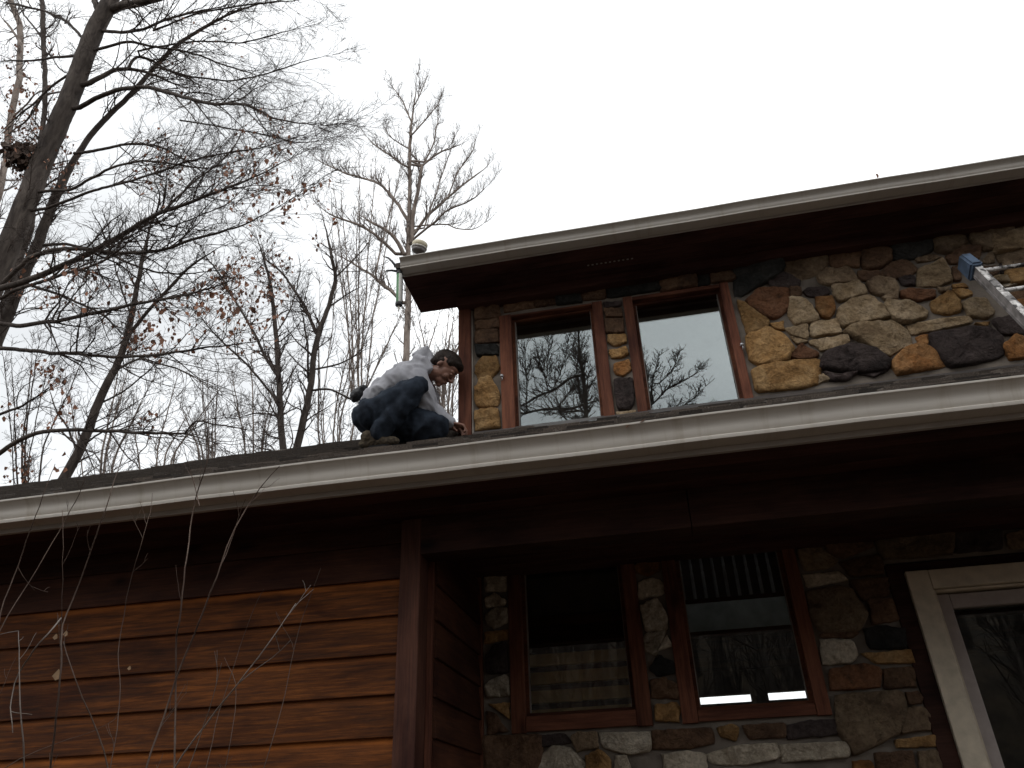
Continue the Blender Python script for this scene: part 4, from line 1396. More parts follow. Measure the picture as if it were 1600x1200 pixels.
make_tree('tree', 'straight thin trunk at the upper left edge, left of the big leaning trunk', 'tree', 10.5,
 [(Z1([(120, 900), (140, 700), (150, 580), (160, 500), (168, 400), (170, 250), (163, 100), (160, -40)]), 4, 3.4, 0, 0),
  (Z1([(165, 380), (110, 470), (60, 500), (0, 560)]), 2, 1, 0, .4), (Z1([(165, 150), (100, 60), (60, 0)]), 2, 1, 0, .4)], 21, lens=(30, 90), sp=(22, 11, 7), leaf_boxes=[(0, 60, 120, 260, 26)])
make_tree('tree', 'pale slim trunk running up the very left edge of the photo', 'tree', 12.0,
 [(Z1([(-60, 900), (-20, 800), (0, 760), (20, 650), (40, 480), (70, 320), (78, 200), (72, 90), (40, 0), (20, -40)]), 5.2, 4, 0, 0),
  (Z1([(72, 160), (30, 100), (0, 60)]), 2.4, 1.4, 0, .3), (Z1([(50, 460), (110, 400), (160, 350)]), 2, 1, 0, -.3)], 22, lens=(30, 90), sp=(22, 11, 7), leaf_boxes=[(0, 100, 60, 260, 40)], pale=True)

make_tree('tree', 'leaning tree that forks halfway, rising from the left part of the roof ridge', 'tree', 12.5,
 [(Z2([(230, 1240), (270, 1170), (340, 1050), (390, 930), (430, 830), (480, 730), (520, 640), (545, 560), (565, 470), (580, 390), (600, 290), (620, 180), (640, 60), (660, -40)]), 8.5, 1.8, 0, 0),
  (Z2([(545, 560), (600, 490), (680, 400), (760, 310), (830, 245), (900, 210), (980, 150)]), 4, 1.2, 0, -.6),
  (Z2([(500, 700), (570, 660), (640, 640)]), 2.6, 1.2, 0, .4),
  (Z2([(560, 480), (530, 380), (500, 300), (470, 180)]), 2, 1, 0, .5),
  (Z2([(420, 850), (520, 800), (620, 720), (700, 640)]), 2, 1, 0, .5),
  (Z2([(330, 1060), (300, 960), (240, 880), (200, 760)]), 2.4, 1, 0, .5),
  (Z2([(350, 1030), (430, 960), (520, 930), (620, 880)]), 2, 1, 0, -.5)], 31, lens=(35, 95), sp=(15, 9, 6), leaf_boxes=[(190, 500, 280, 560, 22), (220, 600, 260, 700, 10)], up=.12, nchild=.7)

make_tree('tree', 'upright tree with two raking side stems, second from the kneeling man along the ridge', 'tree', 13.5,
 [(Z2([(1225, 1110), (1210, 1040), (1195, 950), (1190, 820), (1185, 720), (1175, 600), (1165, 480), (1160, 380), (1140, 280), (1110, 180), (1080, 100)]), 6, 1.6, 0, 0),
  (Z2([(1190, 740), (1130, 640), (1070, 530), (1010, 430), (950, 330), (880, 230), (820, 120)]), 3.2, 1, 0, .8),
  (Z2([(1200, 880), (1150, 790), (1060, 690), (960, 600), (880, 510), (800, 400)]), 2.8, 1, 0, -.7),
  (Z2([(1195, 905), (1140, 890), (1070, 885), (1000, 915)]), 1.8, 1, 0, .4),
  (Z2([(1170, 560), (1230, 470), (1260, 380), (1280, 250)]), 1.6, .9, 0, .4)], 41, lens=(35, 100), sp=(12, 9, 6), leaf_boxes=[(330, 340, 440, 500, 60), (340, 480, 430, 560, 26), (390, 400, 460, 480, 26)], up=.15, up2=.12, nchild=.85)

make_tree('tree', 'forked tree closest to the left of the kneeling man', 'tree', 14.2,
 [(Z2([(1240, 1110), (1265, 1030), (1300, 900), (1325, 770), (1335, 640), (1350, 550), (1400, 440), (1430, 310), (1410, 200), (1390, 100), (1360, 0)]), 6.4, 1.5, 0, 0),
  (Z2([(1345, 550), (1300, 440), (1240, 350), (1200, 290), (1130, 230), (1100, 120)]), 3.4, 1, 0, .6),
  (Z2([(1330, 790), (1400, 785), (1490, 825), (1540, 835)]), 2.4, 1.3, 0, -.6),
  (Z2([(1340, 700), (1430, 680), (1500, 650), (1560, 600)]), 2, 1, 0, .5),
  (Z2([(1315, 750), (1310, 600), (1295, 500), (1285, 450)]), 2.4, 1.2, 0, .3),
  (Z2([(1430, 310), (1480, 260), (1540, 200), (1600, 120)]), 1.8, .9, 0, .4),
  (Z2([(1300, 880), (1240, 850), (1200, 800)]), 1.4, .8, 0, .3),
  (Z2([(1410, 430), (1480, 380), (1560, 340)]), 1.6, .8, 0, -.4)], 43, lens=(35, 105), sp=(13, 9, 6), leaf_boxes=[(420, 330, 500, 420, 12)], up=.2, up2=.14, nchild=.85)

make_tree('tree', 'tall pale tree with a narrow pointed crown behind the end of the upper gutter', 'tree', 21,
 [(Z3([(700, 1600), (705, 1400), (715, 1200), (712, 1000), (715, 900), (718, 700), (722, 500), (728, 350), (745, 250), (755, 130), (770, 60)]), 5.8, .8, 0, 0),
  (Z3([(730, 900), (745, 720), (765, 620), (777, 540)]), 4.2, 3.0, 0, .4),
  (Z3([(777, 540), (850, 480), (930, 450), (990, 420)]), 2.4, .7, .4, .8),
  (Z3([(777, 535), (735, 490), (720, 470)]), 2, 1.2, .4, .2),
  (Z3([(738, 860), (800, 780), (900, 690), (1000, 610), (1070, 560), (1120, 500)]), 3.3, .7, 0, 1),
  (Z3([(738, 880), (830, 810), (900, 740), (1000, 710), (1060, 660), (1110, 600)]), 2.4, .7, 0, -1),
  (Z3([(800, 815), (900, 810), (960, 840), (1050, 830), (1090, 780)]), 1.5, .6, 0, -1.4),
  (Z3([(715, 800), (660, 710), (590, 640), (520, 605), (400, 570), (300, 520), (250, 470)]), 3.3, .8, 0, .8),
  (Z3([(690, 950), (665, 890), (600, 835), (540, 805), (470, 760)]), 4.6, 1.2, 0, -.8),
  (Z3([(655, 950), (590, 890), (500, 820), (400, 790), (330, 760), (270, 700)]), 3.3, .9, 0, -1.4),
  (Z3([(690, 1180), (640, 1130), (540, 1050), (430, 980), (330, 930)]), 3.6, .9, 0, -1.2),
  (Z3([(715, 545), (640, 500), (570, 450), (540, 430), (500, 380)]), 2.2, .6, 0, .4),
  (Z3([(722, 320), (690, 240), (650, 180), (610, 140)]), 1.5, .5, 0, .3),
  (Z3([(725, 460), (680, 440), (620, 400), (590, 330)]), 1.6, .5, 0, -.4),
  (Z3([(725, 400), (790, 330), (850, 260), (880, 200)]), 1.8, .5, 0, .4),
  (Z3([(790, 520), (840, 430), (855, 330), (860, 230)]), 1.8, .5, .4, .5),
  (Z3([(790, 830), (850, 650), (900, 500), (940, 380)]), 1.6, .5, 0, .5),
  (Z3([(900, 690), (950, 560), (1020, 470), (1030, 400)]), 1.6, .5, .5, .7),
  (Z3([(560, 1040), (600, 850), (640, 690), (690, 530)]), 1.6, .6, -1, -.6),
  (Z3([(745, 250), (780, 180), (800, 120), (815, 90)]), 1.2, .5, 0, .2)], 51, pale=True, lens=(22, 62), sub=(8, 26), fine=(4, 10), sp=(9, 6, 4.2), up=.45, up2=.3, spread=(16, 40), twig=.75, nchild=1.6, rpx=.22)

# slim saplings and brush beyond the roof: multi-stem, each one a thing
def brush(label, px, py, y0, n, hpx, wpx, seed, name='small_tree', pale=True, lean=0.0, leaf_boxes=(), sp=(13, 9, 6), group=None):
    g = np.random.default_rng(seed)
    L = []
    for k in range(n):
        dx = g.uniform(-wpx, wpx); h = hpx * g.uniform(.55, 1.05)
        x0 = px + dx * .25
        L.append(([(x0, py + 60), (x0 + dx * .2 + lean * .1 * h, py - h * .2), (x0 + dx * .55 + lean * .5 * h, py - h * .55), (x0 + dx + lean * h, py - h)], g.uniform(1.2, 2.2), .6, 0, g.uniform(-.8, .8)))
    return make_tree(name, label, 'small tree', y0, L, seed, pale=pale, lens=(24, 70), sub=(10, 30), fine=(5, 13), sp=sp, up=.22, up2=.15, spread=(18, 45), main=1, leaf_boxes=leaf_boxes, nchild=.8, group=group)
brush('thin brushy small tree at the lower left corner of the roof ridge', 40, 750, 12, 6, 240, 70, 61, pale=False, lean=.15, leaf_boxes=[(0, 690, 50, 760, 24)])
brush('fine-twigged small tree between the leaning tree and the left edge', 150, 745, 15, 6, 230, 90, 62, lean=.1)
brush('low cloudy thicket tree between the leaning tree and the two-stemmed trees', 330, 720, 15, 7, 150, 70, 63)
brush('small bare tree right of the leaning tree with a wide misty top', 240, 735, 17, 5, 200, 80, 64, lean=.25)
brush('slender raking stems just left of the man in grey', 520, 700, 15, 8, 330, 70, 65, lean=.22, sp=(15, 10, 7))
brush('upright thicket of thin stems above the left gutter end of the upper roof', 560, 560, 24, 7, 330, 55, 66, lean=.02, sp=(14, 9, 6))
brush('bare small tree right behind the bending man', 700, 680, 13, 5, 210, 40, 67, lean=-.12)
brush('thin stems behind the hood and back of the man', 640, 660, 16, 5, 200, 50, 68, lean=.28)
brush('small tree whose twigs spread under the end of the upper eave', 690, 600, 18, 5, 150, 46, 69, lean=.1)
brush('brushy small tree left of the two stems by the man', 400, 705, 17, 6, 220, 60, 70, lean=.05)
# top right corner: twig ends of a tree that stands outside the frame
make_tree('tree', 'tree outside the frame whose twig tips reach into the top right corner', 'tree', 15,
 [([(1960, 420), (1930, 200), (1900, 0), (1890, -120)], 9, 6, 0, 0), ([(1925, 160), (1800, 60), (1700, 20), (1640, 5)], 4, 1, 0, -.4), ([(1915, 100), (1780, 60), (1690, 45), (1625, 60)], 3, 1, 0, .4),
  ([(1910, 40), (1800, -20), (1700, -30), (1630, -20)], 3, 1, 0, .2)], 71, lens=(20, 60), sub=(8, 26), fine=(4, 10), sp=(13, 8, 5), up=0, up2=0, pale=True)

# ---- woodland behind the camera (seen mirrored in the panes) ------
GY = D2 + .058
ZW = lambda pts: [(800 + a / 6, 480 + b / 6) for a, b in pts]
make_tree('tree', 'dark spreading tree across the drive whose branches mirror in the upper left window', 'tree', 14.5,
 [(ZW([(700, 1400), (690, 1070), (690, 900), (660, 650), (640, 450), (620, 260), (610, 100)]), 4.2, 1.6, 0, 0),
  (ZW([(-500, 1100), (-200, 1050), (80, 1010), (200, 980), (340, 955), (400, 970), (480, 970), (600, 945), (690, 900)][::-1]), 2.6, 1.8, 0, 0),
  (ZW([(690, 1000), (480, 930), (400, 960)]), 1.6, 1.2, 0, 0),
  (ZW([(-100, 1000), (90, 930), (200, 860), (340, 790), (400, 790), (480, 700), (540, 650), (640, 640)][::-1]), 2.6, 2.0, 0, .3),
  (ZW([(340, 790), (300, 620), (230, 450), (215, 300)]), 1.2, .8, .3, .4), (ZW([(380, 780), (440, 640), (500, 480), (520, 300)]), 1.2, .8, .3, .4),
  (ZW([(400, 955), (480, 880), (540, 790), (620, 720)]), 1.6, 1, 0, .2), (ZW([(640, 880), (600, 560), (640, 460), (690, 340)]), 1.6, .9, 0, .2),
  (ZW([(130, 900), (130, 700), (110, 500), (140, 330)]), 1.4, .8, 0, .2), (ZW([(330, 700), (330, 500), (350, 300)]), 1.0, .7, 0, .2), (ZW([(430, 980), (480, 1040), (560, 1080)]), 1.6, 1, 0, .2),
  (ZW([(690, 850), (760, 700), (850, 560), (940, 500)]), 1.6, .8, 0, .2), (ZW([(700, 900), (800, 880), (900, 840), (1000, 820)]), 1.6, .8, 0, .2)],
 81, mirror=GY, nchild=1.7, lens=(22, 60), sub=(9, 26), fine=(4, 11), sp=(8, 6, 4.5), up=.25, up2=.15, rpx=.36)
make_tree('tree', 'round-topped tree across the drive that mirrors in the upper right window', 'tree', 24,
 [([(1010, 900), (1012, 760), (1015, 640), (1020, 590), (1030, 555)], 3.6, 1.2, 0, 0), ([(1012, 640), (1040, 608), (1075, 592), (1100, 572)], 1.8, .8, 0, .4),
  ([(1012, 660), (985, 620), (980, 580), (990, 555)], 1.8, .8, 0, .3), ([(1015, 620), (1010, 580), (1005, 555)], 1.4, .7, 0, 0), ([(1014, 650), (1060, 640), (1090, 620), (1105, 600)], 1.6, .7, 0, -.4),
  ([(1013, 680), (1060, 670), (1100, 650), (1120, 640)], 1.6, .7, 0, -.4), ([(1012, 690), (970, 660), (940, 640), (930, 600)], 1.6, .7, 0, -.4), ([(1030, 600), (1055, 575), (1060, 550)], 1.2, .6, 0, -.4), ([(1012, 650), (960, 610), (950, 570)], 1.2, .6, 0, -.4)],
 82, mirror=GY, nchild=1.8, lens=(14, 38), sub=(7, 18), fine=(3, 8), sp=(5, 4.5, 4), up=.2, up2=.12, rpx=.34)

# one bare woodland tree, then copies standing on the added bank behind the camera
def wood_proto(seed, h):
    g = np.random.default_rng(seed)
    o = empty('woodland_tree', (0, 0, 0))
    t = np.linspace(0, 1, 12)
    P = np.stack([.25 * np.sin(t * 3 + seed), .2 * np.cos(t * 2.2 + seed), t * h - .3], 1)
    R = .20 * (1 - t) + .03
    A = Acc(); A.add(P[None], R[None], 8); A.build('trunk', M_BARK, o, (0, 0, 0))
    Tq = Acc()
    c1, r1_ = spawn(P[None], None, R[None], 1.0, g, .22, 1.2, 3.4, (25, 65), .2, 1, 7, .14, .4, .012, start=.25)
    Tq.add(c1, r1_, 3)
    c2, r2_ = spawn(c1, None, r1_, 1.0, g, .26, .5, 1.3, (25, 60), .12, 1, 5, .18, .6, .008, start=.15)
    Tq.add(c2, r2_, 3)
    Tq.build('twigs', M_TWIG, o, (0, 0, 0))['kind'] = 'stuff'
    return o
protos = [wood_proto(1, 8.0), wood_proto(2, 9.5), wood_proto(3, 7.0)]
wg = np.random.default_rng(5)
WOODL = 'bare woodland tree on the added bank behind the camera, mirrored in the lower panes'
k = 0
for row in range(5):
    for i in range(34):
        x = -20 + i * 1.25 + wg.uniform(-.6, .6)
        y = -15 - row * 3.4 + wg.uniform(-1.5, 1.5)
        s = wg.uniform(.75, 1.05)
        src = protos[k % 3]
        if k < 3:
            o = src
        else:
            o = src.copy(); COL.objects.link(o)
            for ch in list(src.children):
                c = ch.copy(); COL.objects.link(c); c.parent = o
        zb = bank(x, y) - .1
        o.location = (x, y, zb); o.scale = (s, s, s * wg.uniform(.85, 1.1)); o.rotation_euler = (0, 0, wg.uniform(0, 6.28))
        tag(o, WOODL, 'tree', 'woodland trees on the bank')
        k += 1

# ------------------------------------------------------------------ person
def remesh(mb, name, mat, parent, voxel, it=4, fold=None, origin=None):
    me = bpy.data.meshes.new('tmp'); me.from_pydata(mb.v, [], mb.f)
    o = bpy.data.objects.new('tmp', me); COL.objects.link(o)
    md = o.modifiers.new('r', 'REMESH'); md.mode = 'VOXEL'; md.voxel_size = voxel; md.adaptivity = 0
    ms = o.modifiers.new('s', 'SMOOTH'); ms.iterations = it; ms.factor = .6
    dg = bpy.context.evaluated_depsgraph_get()
    ev = o.evaluated_get(dg)
    m2 = bpy.data.meshes.new_from_object(ev)
    bpy.data.objects.remove(o); bpy.data.meshes.remove(me)
    nv = len(m2.vertices)
    co = np.empty(nv * 3, np.float32); m2.vertices.foreach_get('co', co); co = co.reshape(-1, 3)
    if fold:
        no = np.empty(nv * 3, np.float32); m2.vertex_normals.foreach_get('vector', no); no = no.reshape(-1, 3)
        amp, fs, M = fold
        d = np.array([mnoise.noise(Vector(M @ (p * fs))) + .45 * mnoise.noise(Vector(M @ (p * fs * 2.3))) for p in co.astype(float)])
        d = 1 - 2 * np.abs(d)
        co = co + no * (amp * np.maximum(d - .5, -.45))[:, None]
    m2.vertices.foreach_set('co', co.astype(np.float32).ravel())
    m2.polygons.foreach_set('use_smooth', [True] * len(m2.polygons))
    m2.materials.clear(); m2.materials.append(mat); m2.update(); m2.name = name
    r = bpy.data.objects.new(name, m2); COL.objects.link(r); r.parent = parent
    if origin is not None: r.location = (-origin[0], -origin[1], -origin[2])
    return r

def Q(a, b, y): return W(a, b, y=y)
PX = depth(Q(640, 620, 5.0)) / FPX        # metres per photo pixel at the man

def limb(mb, pts, rad, n=16):
    """tapered round limb through joints, with balls at the joints"""
    P = [np.asarray(p, float) for p in pts]
    PP, RR = [], []
    for i in range(len(P) - 1):
        for t in np.linspace(0, 1, 5)[:-1 if i < len(P) - 2 else None]:
            PP.append(P[i] * (1 - t) + P[i + 1] * t); RR.append((rad[i] * (1 - t) + rad[i + 1] * t) * PX)
    mb.tube(PP, RR, n)
    for p, r in zip(P, rad):
        mb.ball(p, r * PX * 1.0, 2)
    return mb

def fabric(name, col, col2, nscale=7, bs=420, ba=.25, rough=.92):
    m, nt, b = mat_new(name)
    v = coords(nt); n1 = noise(nt, v, nscale, 5, .6); n2 = noise(nt, v, bs, 3, .7)
    r = ramp(nt, [(.35, col), (.65, col2)])
    nt.links.new(n1.outputs['Fac'], r.inputs[0]); nt.links.new(r.outputs[0], b.inputs['Base Color'])
    b.inputs['Roughness'].default_value = rough; b.inputs['Specular IOR Level'].default_value = .15
    b1 = bump(nt, b, n1.outputs['Fac'], .3, .01)
    bump(nt, b, n2.outputs['Fac'], ba, .0015, chain=b1)
    return m
M_HOOD = fabric('sweatshirt_grey', (.30, .30, .325), (.37, .37, .395))
M_JEANS = fabric('denim_dark', (.009, .012, .018), (.028, .037, .052), 9)
M_SHOE = fabric('shoe_leather', (.035, .028, .022), (.10, .08, .055), 40)
M_SKIN = simple('skin', (.20, .098, .067), .5, nscale=20, namt=.12, bscale=300, bamt=.08)
M_HAIR = fabric('hair', (.010, .007, .006), (.03, .02, .015), 60, 300, .6, .6)
M_BLACK = simple('black_nylon', (.014, .014, .016), .6, nscale=30, bamt=.3)
M_DARKEYE = simple('lash_brow_dark', (.03, .02, .018), .4, bamt=0)  # dark brown for lashes and brows

pb = Q(640, 700, 4.98); pb[2] = rz(4.98)
man = empty('person', pb)
tag(man, 'man in grey hooded sweatshirt and dark jeans crouching on the shingled lower roof', 'person')

yc = 5.0
# head frame
HC = Q(696, 575, 5.02)
hF = Q(696 + 63, 575 + 72, 5.02) - HC; hF /= np.linalg.norm(hF)
hU = Q(696 + 72, 575 - 63, 5.02) - HC; hU -= (hU @ hF) * hF; hU /= np.linalg.norm(hU)
hS = np.cross(hU, hF)          # sideways, away from or towards the camera
yaw = math.radians(9)
hF, hS = hF * math.cos(yaw) + hS * math.sin(yaw), hS * math.cos(yaw) - hF * math.sin(yaw)
HM = np.stack([hF, hS, hU], 1)
HS = 1.22
def hb_(mb, c, r, n=3):
    mb.ball(HC + HM @ (np.array(c) * HS), np.array(r) * HS, n, HM)

body = MB()
hb_(body, (-.018, 0, .030), (.098, .076, .084))
hb_(body, (.028, 0, -.012), (.056, .062, .082))
hb_(body, (.045, 0, .035), (.038, .055, .035))
hb_(body, (.040, 0, -.080), (.044, .042, .034))
hb_(body, (.066, 0, -.104), (.018, .020, .017))
hb_(body, (-.005, 0, -.060), (.050, .055, .045))
for s_ in (-1, 1):
    hb_(body, (.070, s_ * .026, .014), (.015, .024, .010))
    hb_(body, (.060, s_ * .034, -.034), (.022, .020, .024))
    hb_(body, (-.018, s_ * .074, -.014), (.013, .007, .022))
    hb_(body, (-.020, s_ * .070, -.020), (.012, .014, .020))
    hb_(body, (.078, s_ * .028, -.003), (.011, .014, .009))
body.tube([HC + HM @ (np.array(p) * HS) for p in ((.082, 0, .012), (.094, 0, -.008), (.108, 0, -.030), (.100, 0, -.042))], [.008 * HS, .009 * HS, .013 * HS, .009 * HS], 12)
for s_ in (-1, 1): hb_(body, (.094, s_ * .013, -.036), (.011, .008, .008), 2)
hb_(body, (.088, 0, -.058), (.010, .022, .006), 2)
hb_(body, (.085, 0, -.070), (.010, .019, .007), 2)
# neck, trunk, arms, legs inside the clothes: one continuous body
limb(body, [Q(689, 584, 5.02), Q(672, 582, 5.01), Q(655, 583, 5.0)], [13.5, 13, 15])
limb(body, [Q(655, 583, 5.0), Q(628, 600, 5.0), Q(595, 625, 5.0), Q(580, 645, 5.0)], [15, 19, 17, 17])
SHn, SHf = Q(650, 592, 4.87), Q(655, 588, 5.15)
limb(body, [SHn, Q(669, 637, 4.98), Q(704, 661, 5.05)], [9, 7, 6])
limb(body, [SHf, Q(668, 642, 5.16), Q(700, 668, 5.12)], [11, 8, 6])
limb(body, [Q(578, 645, 4.90), Q(651, 606, 4.80), Q(589, 676, 4.88), Q(600, 692, 4.91)], [13, 7, 6, 6])
limb(body, [Q(580, 650, 5.08), Q(683, 669, 4.98), Q(625, 688, 5.09)], [13, 8, 6])

def hand(mb, wrist, fwd, up, side, curl, sgn):
    """palm, four unequal bent fingers and a thumb leaving the side of the palm"""
    k = 1.12
    w = np.asarray(wrist)
    palm = w + fwd * .045 * k
    M = np.stack([fwd, side, up], 1)
    mb.ball(palm, (.046 * k, .038 * k, .017 * k), 3, M)
    mb.ball(w + fwd * .008, (.026, .024, .019), 2, M)
    mb.ball(w + fwd * .075 * k + up * .004, (.018 * k, .037 * k, .014 * k), 2, M)
    for i, L in enumerate((.072, .082, .077, .060)):
        off = (i - 1.5) * .0195 * k
        p = w + fwd * (.078 - abs(i - 1.2) * .003) * k + side * off * sgn
        a = math.radians(curl[0] + i * 3)
        pts = [p]
        ang_ = a
        for f_ in (.46, .30, .24):
            d = fwd * math.cos(ang_) - up * math.sin(ang_)
            pts.append(pts[-1] + d * L * f_ * k)
            ang_ += math.radians(curl[1])
        mb.tube(pts, [.0088 * k, .0084 * k, .0078 * k, .0062 * k], 10)
        for q_, r_ in zip(pts, (.0088, .0086, .008, .0064)): mb.ball(q_, r_ * k, 2)
    t0 = w + fwd * .022 * k + side * sgn * -.030 * k - up * .004
    t1 = t0 + (fwd * .030 - side * sgn * .018 - up * .012) * k
    t2 = t1 + (fwd * .026 + side * sgn * .006 - up * .012) * k
    mb.tube([t0, t1, t2], [.013 * k, .0105 * k, .0075 * k], 10)
    for q_, r_ in zip((t0, t1, t2), (.013, .0106, .0078)): mb.ball(q_, r_ * k, 2)
def im(a, b):     # direction in the plane of the man that shows as (a, b) in the photo
    v = Q(700 + a, 650 + b, 5.05) - Q(700, 650, 5.05); return v / np.linalg.norm(v)
f1 = im(1, .14); u1 = im(.25, -1); u1 -= (u1 @ f1) * f1; u1 /= np.linalg.norm(u1); s1v = np.cross(u1, f1)
f1 = f1 * math.cos(.35) + s1v * math.sin(.35) * (1 if s1v[1] > 0 else -1); s1v = np.cross(u1, f1)
hand(body, Q(707, 662, 5.05), f1, u1, s1v, (28, 42), -1)
f2 = im(1, .25); u2 = im(.25, -1); u2 -= (u2 @ f2) * f2; u2 /= np.linalg.norm(u2); s2v = np.cross(u2, f2)
hand(body, Q(703, 668, 5.11), f2, u2, s2v, (20, 30), 1)
remesh(body, 'body', M_SKIN, man, .0045, 3, origin=pb)

eye = MB()
for s_ in (-1, 1):
    hb_(eye, (.0865, s_ * .029, -.0045), (.0035, .0105, .0022), 2)
    hb_(eye, (.0895, s_ * .027, .0235), (.005, .019, .0035), 2)
eye.build('eyebrows', M_DARKEYE, man, True, (-pb[0], -pb[1], -pb[2]))

hair = MB()
hb_(hair, (-.010, 0, .058), (.090, .079, .062))
hb_(hair, (-.050, 0, .028), (.072, .077, .082))
hb_(hair, (-.070, 0, -.020), (.040, .060, .060))
hb_(hair, (-.030, 0, .012), (.048, .081, .046))
hb_(hair, (.004, 0, .034), (.030, .080, .034))
hb_(hair, (.052, 0, .076), (.034, .055, .028))
hb_(hair, (.020, 0, .040), (.038, .080, .040))
remesh(hair, 'hair', M_HAIR, man, .006, 4, fold=(.004, 60, np.eye(3)), origin=pb)

hoodie = MB()
limb(hoodie, [Q(657, 578, 5.0), Q(632, 592, 5.0), Q(606, 610, 5.0), Q(588, 626, 5.0)], [21, 27, 25.5, 24])
limb(hoodie, [Q(650, 582, 4.91), Q(625, 592, 4.88), Q(600, 612, 4.90)], [16, 20, 20])
limb(hoodie, [Q(650, 582, 5.10), Q(625, 592, 5.12), Q(600, 612, 5.10)], [16, 20, 20])
limb(hoodie, [Q(651, 590, 4.90), Q(661, 615, 4.93), Q(670, 637, 4.98), Q(688, 651, 5.03), Q(703, 660, 5.05)], [18, 17.5, 15, 11.5, 8.5])
limb(hoodie, [Q(655, 590, 5.12), Q(672, 622, 5.15), Q(674, 642, 5.15), Q(698, 664, 5.115)], [16, 15, 14, 9])
limb(hoodie, [Q(636, 606, 5.02), Q(648, 640, 5.05), Q(664, 654, 5.08)], [22, 17, 13])
# neckline and hood folded up behind the head
limb(hoodie, [Q(664, 575, 5.01), Q(671, 576, 5.015)], [18.5, 15])
hoodie.tube([Q(655, 562, 5.0), Q(662, 552, 5.0), Q(666.5, 543.5, 5.0), Q(668, 539.5, 5.0)], [15 * PX, 11.5 * PX, 7 * PX, 2.5 * PX], 14)
hoodie.tube([Q(668, 541, 5.0), Q(672, 555, 5.01), Q(674.5, 572, 5.015), Q(673, 590, 5.01)], [2.5 * PX, 6 * PX, 9 * PX, 7 * PX], 12)
hoodie.tube([Q(650, 560, 4.95), Q(662, 566, 4.92), Q(672, 580, 4.93)], [8 * PX, 9 * PX, 6 * PX], 12)
foldM = np.array([[1.0, .2, .9], [.1, .8, .1], [-.35, 0, .35]])
remesh(hoodie, 'hooded_sweatshirt', M_HOOD, man, .009, 4, fold=(.018, 7.5, foldM), origin=pb)

jeans = MB()
limb(jeans, [Q(597, 628, 5.0), Q(580, 644, 5.0), Q(577, 652, 5.0)], [21, 24, 24])
limb(jeans, [Q(577, 650, 4.90), Q(620, 626, 4.83), Q(649, 605, 4.79)], [26, 21.5, 18])
limb(jeans, [Q(650, 605, 4.79), Q(624, 640, 4.82), Q(592, 676, 4.87)], [18, 17, 14])
limb(jeans, [Q(579, 654, 5.06), Q(635, 660, 4.99), Q(681, 667, 4.97)], [25, 24.5, 20.5])
limb(jeans, [Q(683, 672, 4.97), Q(655, 680, 5.02), Q(622, 686, 5.08)], [17, 13, 10.5])
limb(jeans, [Q(584, 657, 5.0), Q(600, 664, 5.0), Q(640, 668, 5.03)], [20, 16, 13])
foldJ = np.array([[.9, .2, .6], [.1, .8, .1], [-.6, 0, .5]])
remesh(jeans, 'jeans', M_JEANS, man, .009, 4, fold=(.024, 6.5, foldJ), origin=pb)

def shoe(heel, toe, ysh, lift):
    mb = MB()
    h, t = Q(*heel, ysh), Q(*toe, ysh)
    d = t - h; L = np.linalg.norm(d); d /= L
    s = np.array([0, 1.0, SL]); s /= np.linalg.norm(s); s -= (s @ d) * d; s /= np.linalg.norm(s)
    u = np.cross(d, s); u = u if u[2] > 0 else -u
    M = np.stack([d, s, u], 1)
    for a, rx, ry, rz_, up_ in ((.12, .07, .042, .030, .028), (.34, .07, .038, .036, .036), (.55, .08, .045, .034, .032), (.80, .072, .050, .028, .026), (.93, .045, .040, .022, .022)):
        mb.ball(h + d * L * a + u * up_ * 1.35, (rx, ry, rz_ * 1.4), 2, M)
    mb.ball(h + d * L * .16 + u * .085, (.056, .042, .055), 2, M)
    mb.ball(h + d * L * .36 + u * .070, (.050, .038, .040), 2, M)
    up_o = remesh(mb, 'shoe', M_SHOE, man, .006, 3, fold=(.004, 30, np.eye(3)), origin=pb)
    so = MB()
    out = []
    for k in range(20):
        a = 2 * math.pi * k / 20
        x = .5 + .53 * math.cos(a); w_ = .045 * math.sin(a) * (1.05 if x > .5 else .85)
        out.append(h + d * L * x + s * w_)
    so.add([p - u * .004 for p in out] + [p + u * .020 for p in out], [tuple(range(20)), tuple(20 + k for k in range(20))[::-1]] + [(k, 20 + k, 20 + (k + 1) % 20, (k + 1) % 20) for k in range(20)])
    so.build('shoe_sole', M_BLACK, man, False, (-pb[0], -pb[1], -pb[2]))
def roofpx(px, y):
    """photo y of the roof surface under photo x at distance y"""
    lo, hi = 500, 900
    for _ in range(40):
        m = (lo + hi) / 2
        if W(px, m, y=y)[2] > rz(y) + .018: lo = m
        else: hi = m
    return m
shoe((568, roofpx(568, 4.91)), (620, roofpx(620, 4.91)), 4.91, 0)
shoe((575, roofpx(575, 5.12)), (632, roofpx(632, 5.12)), 5.12, 0)

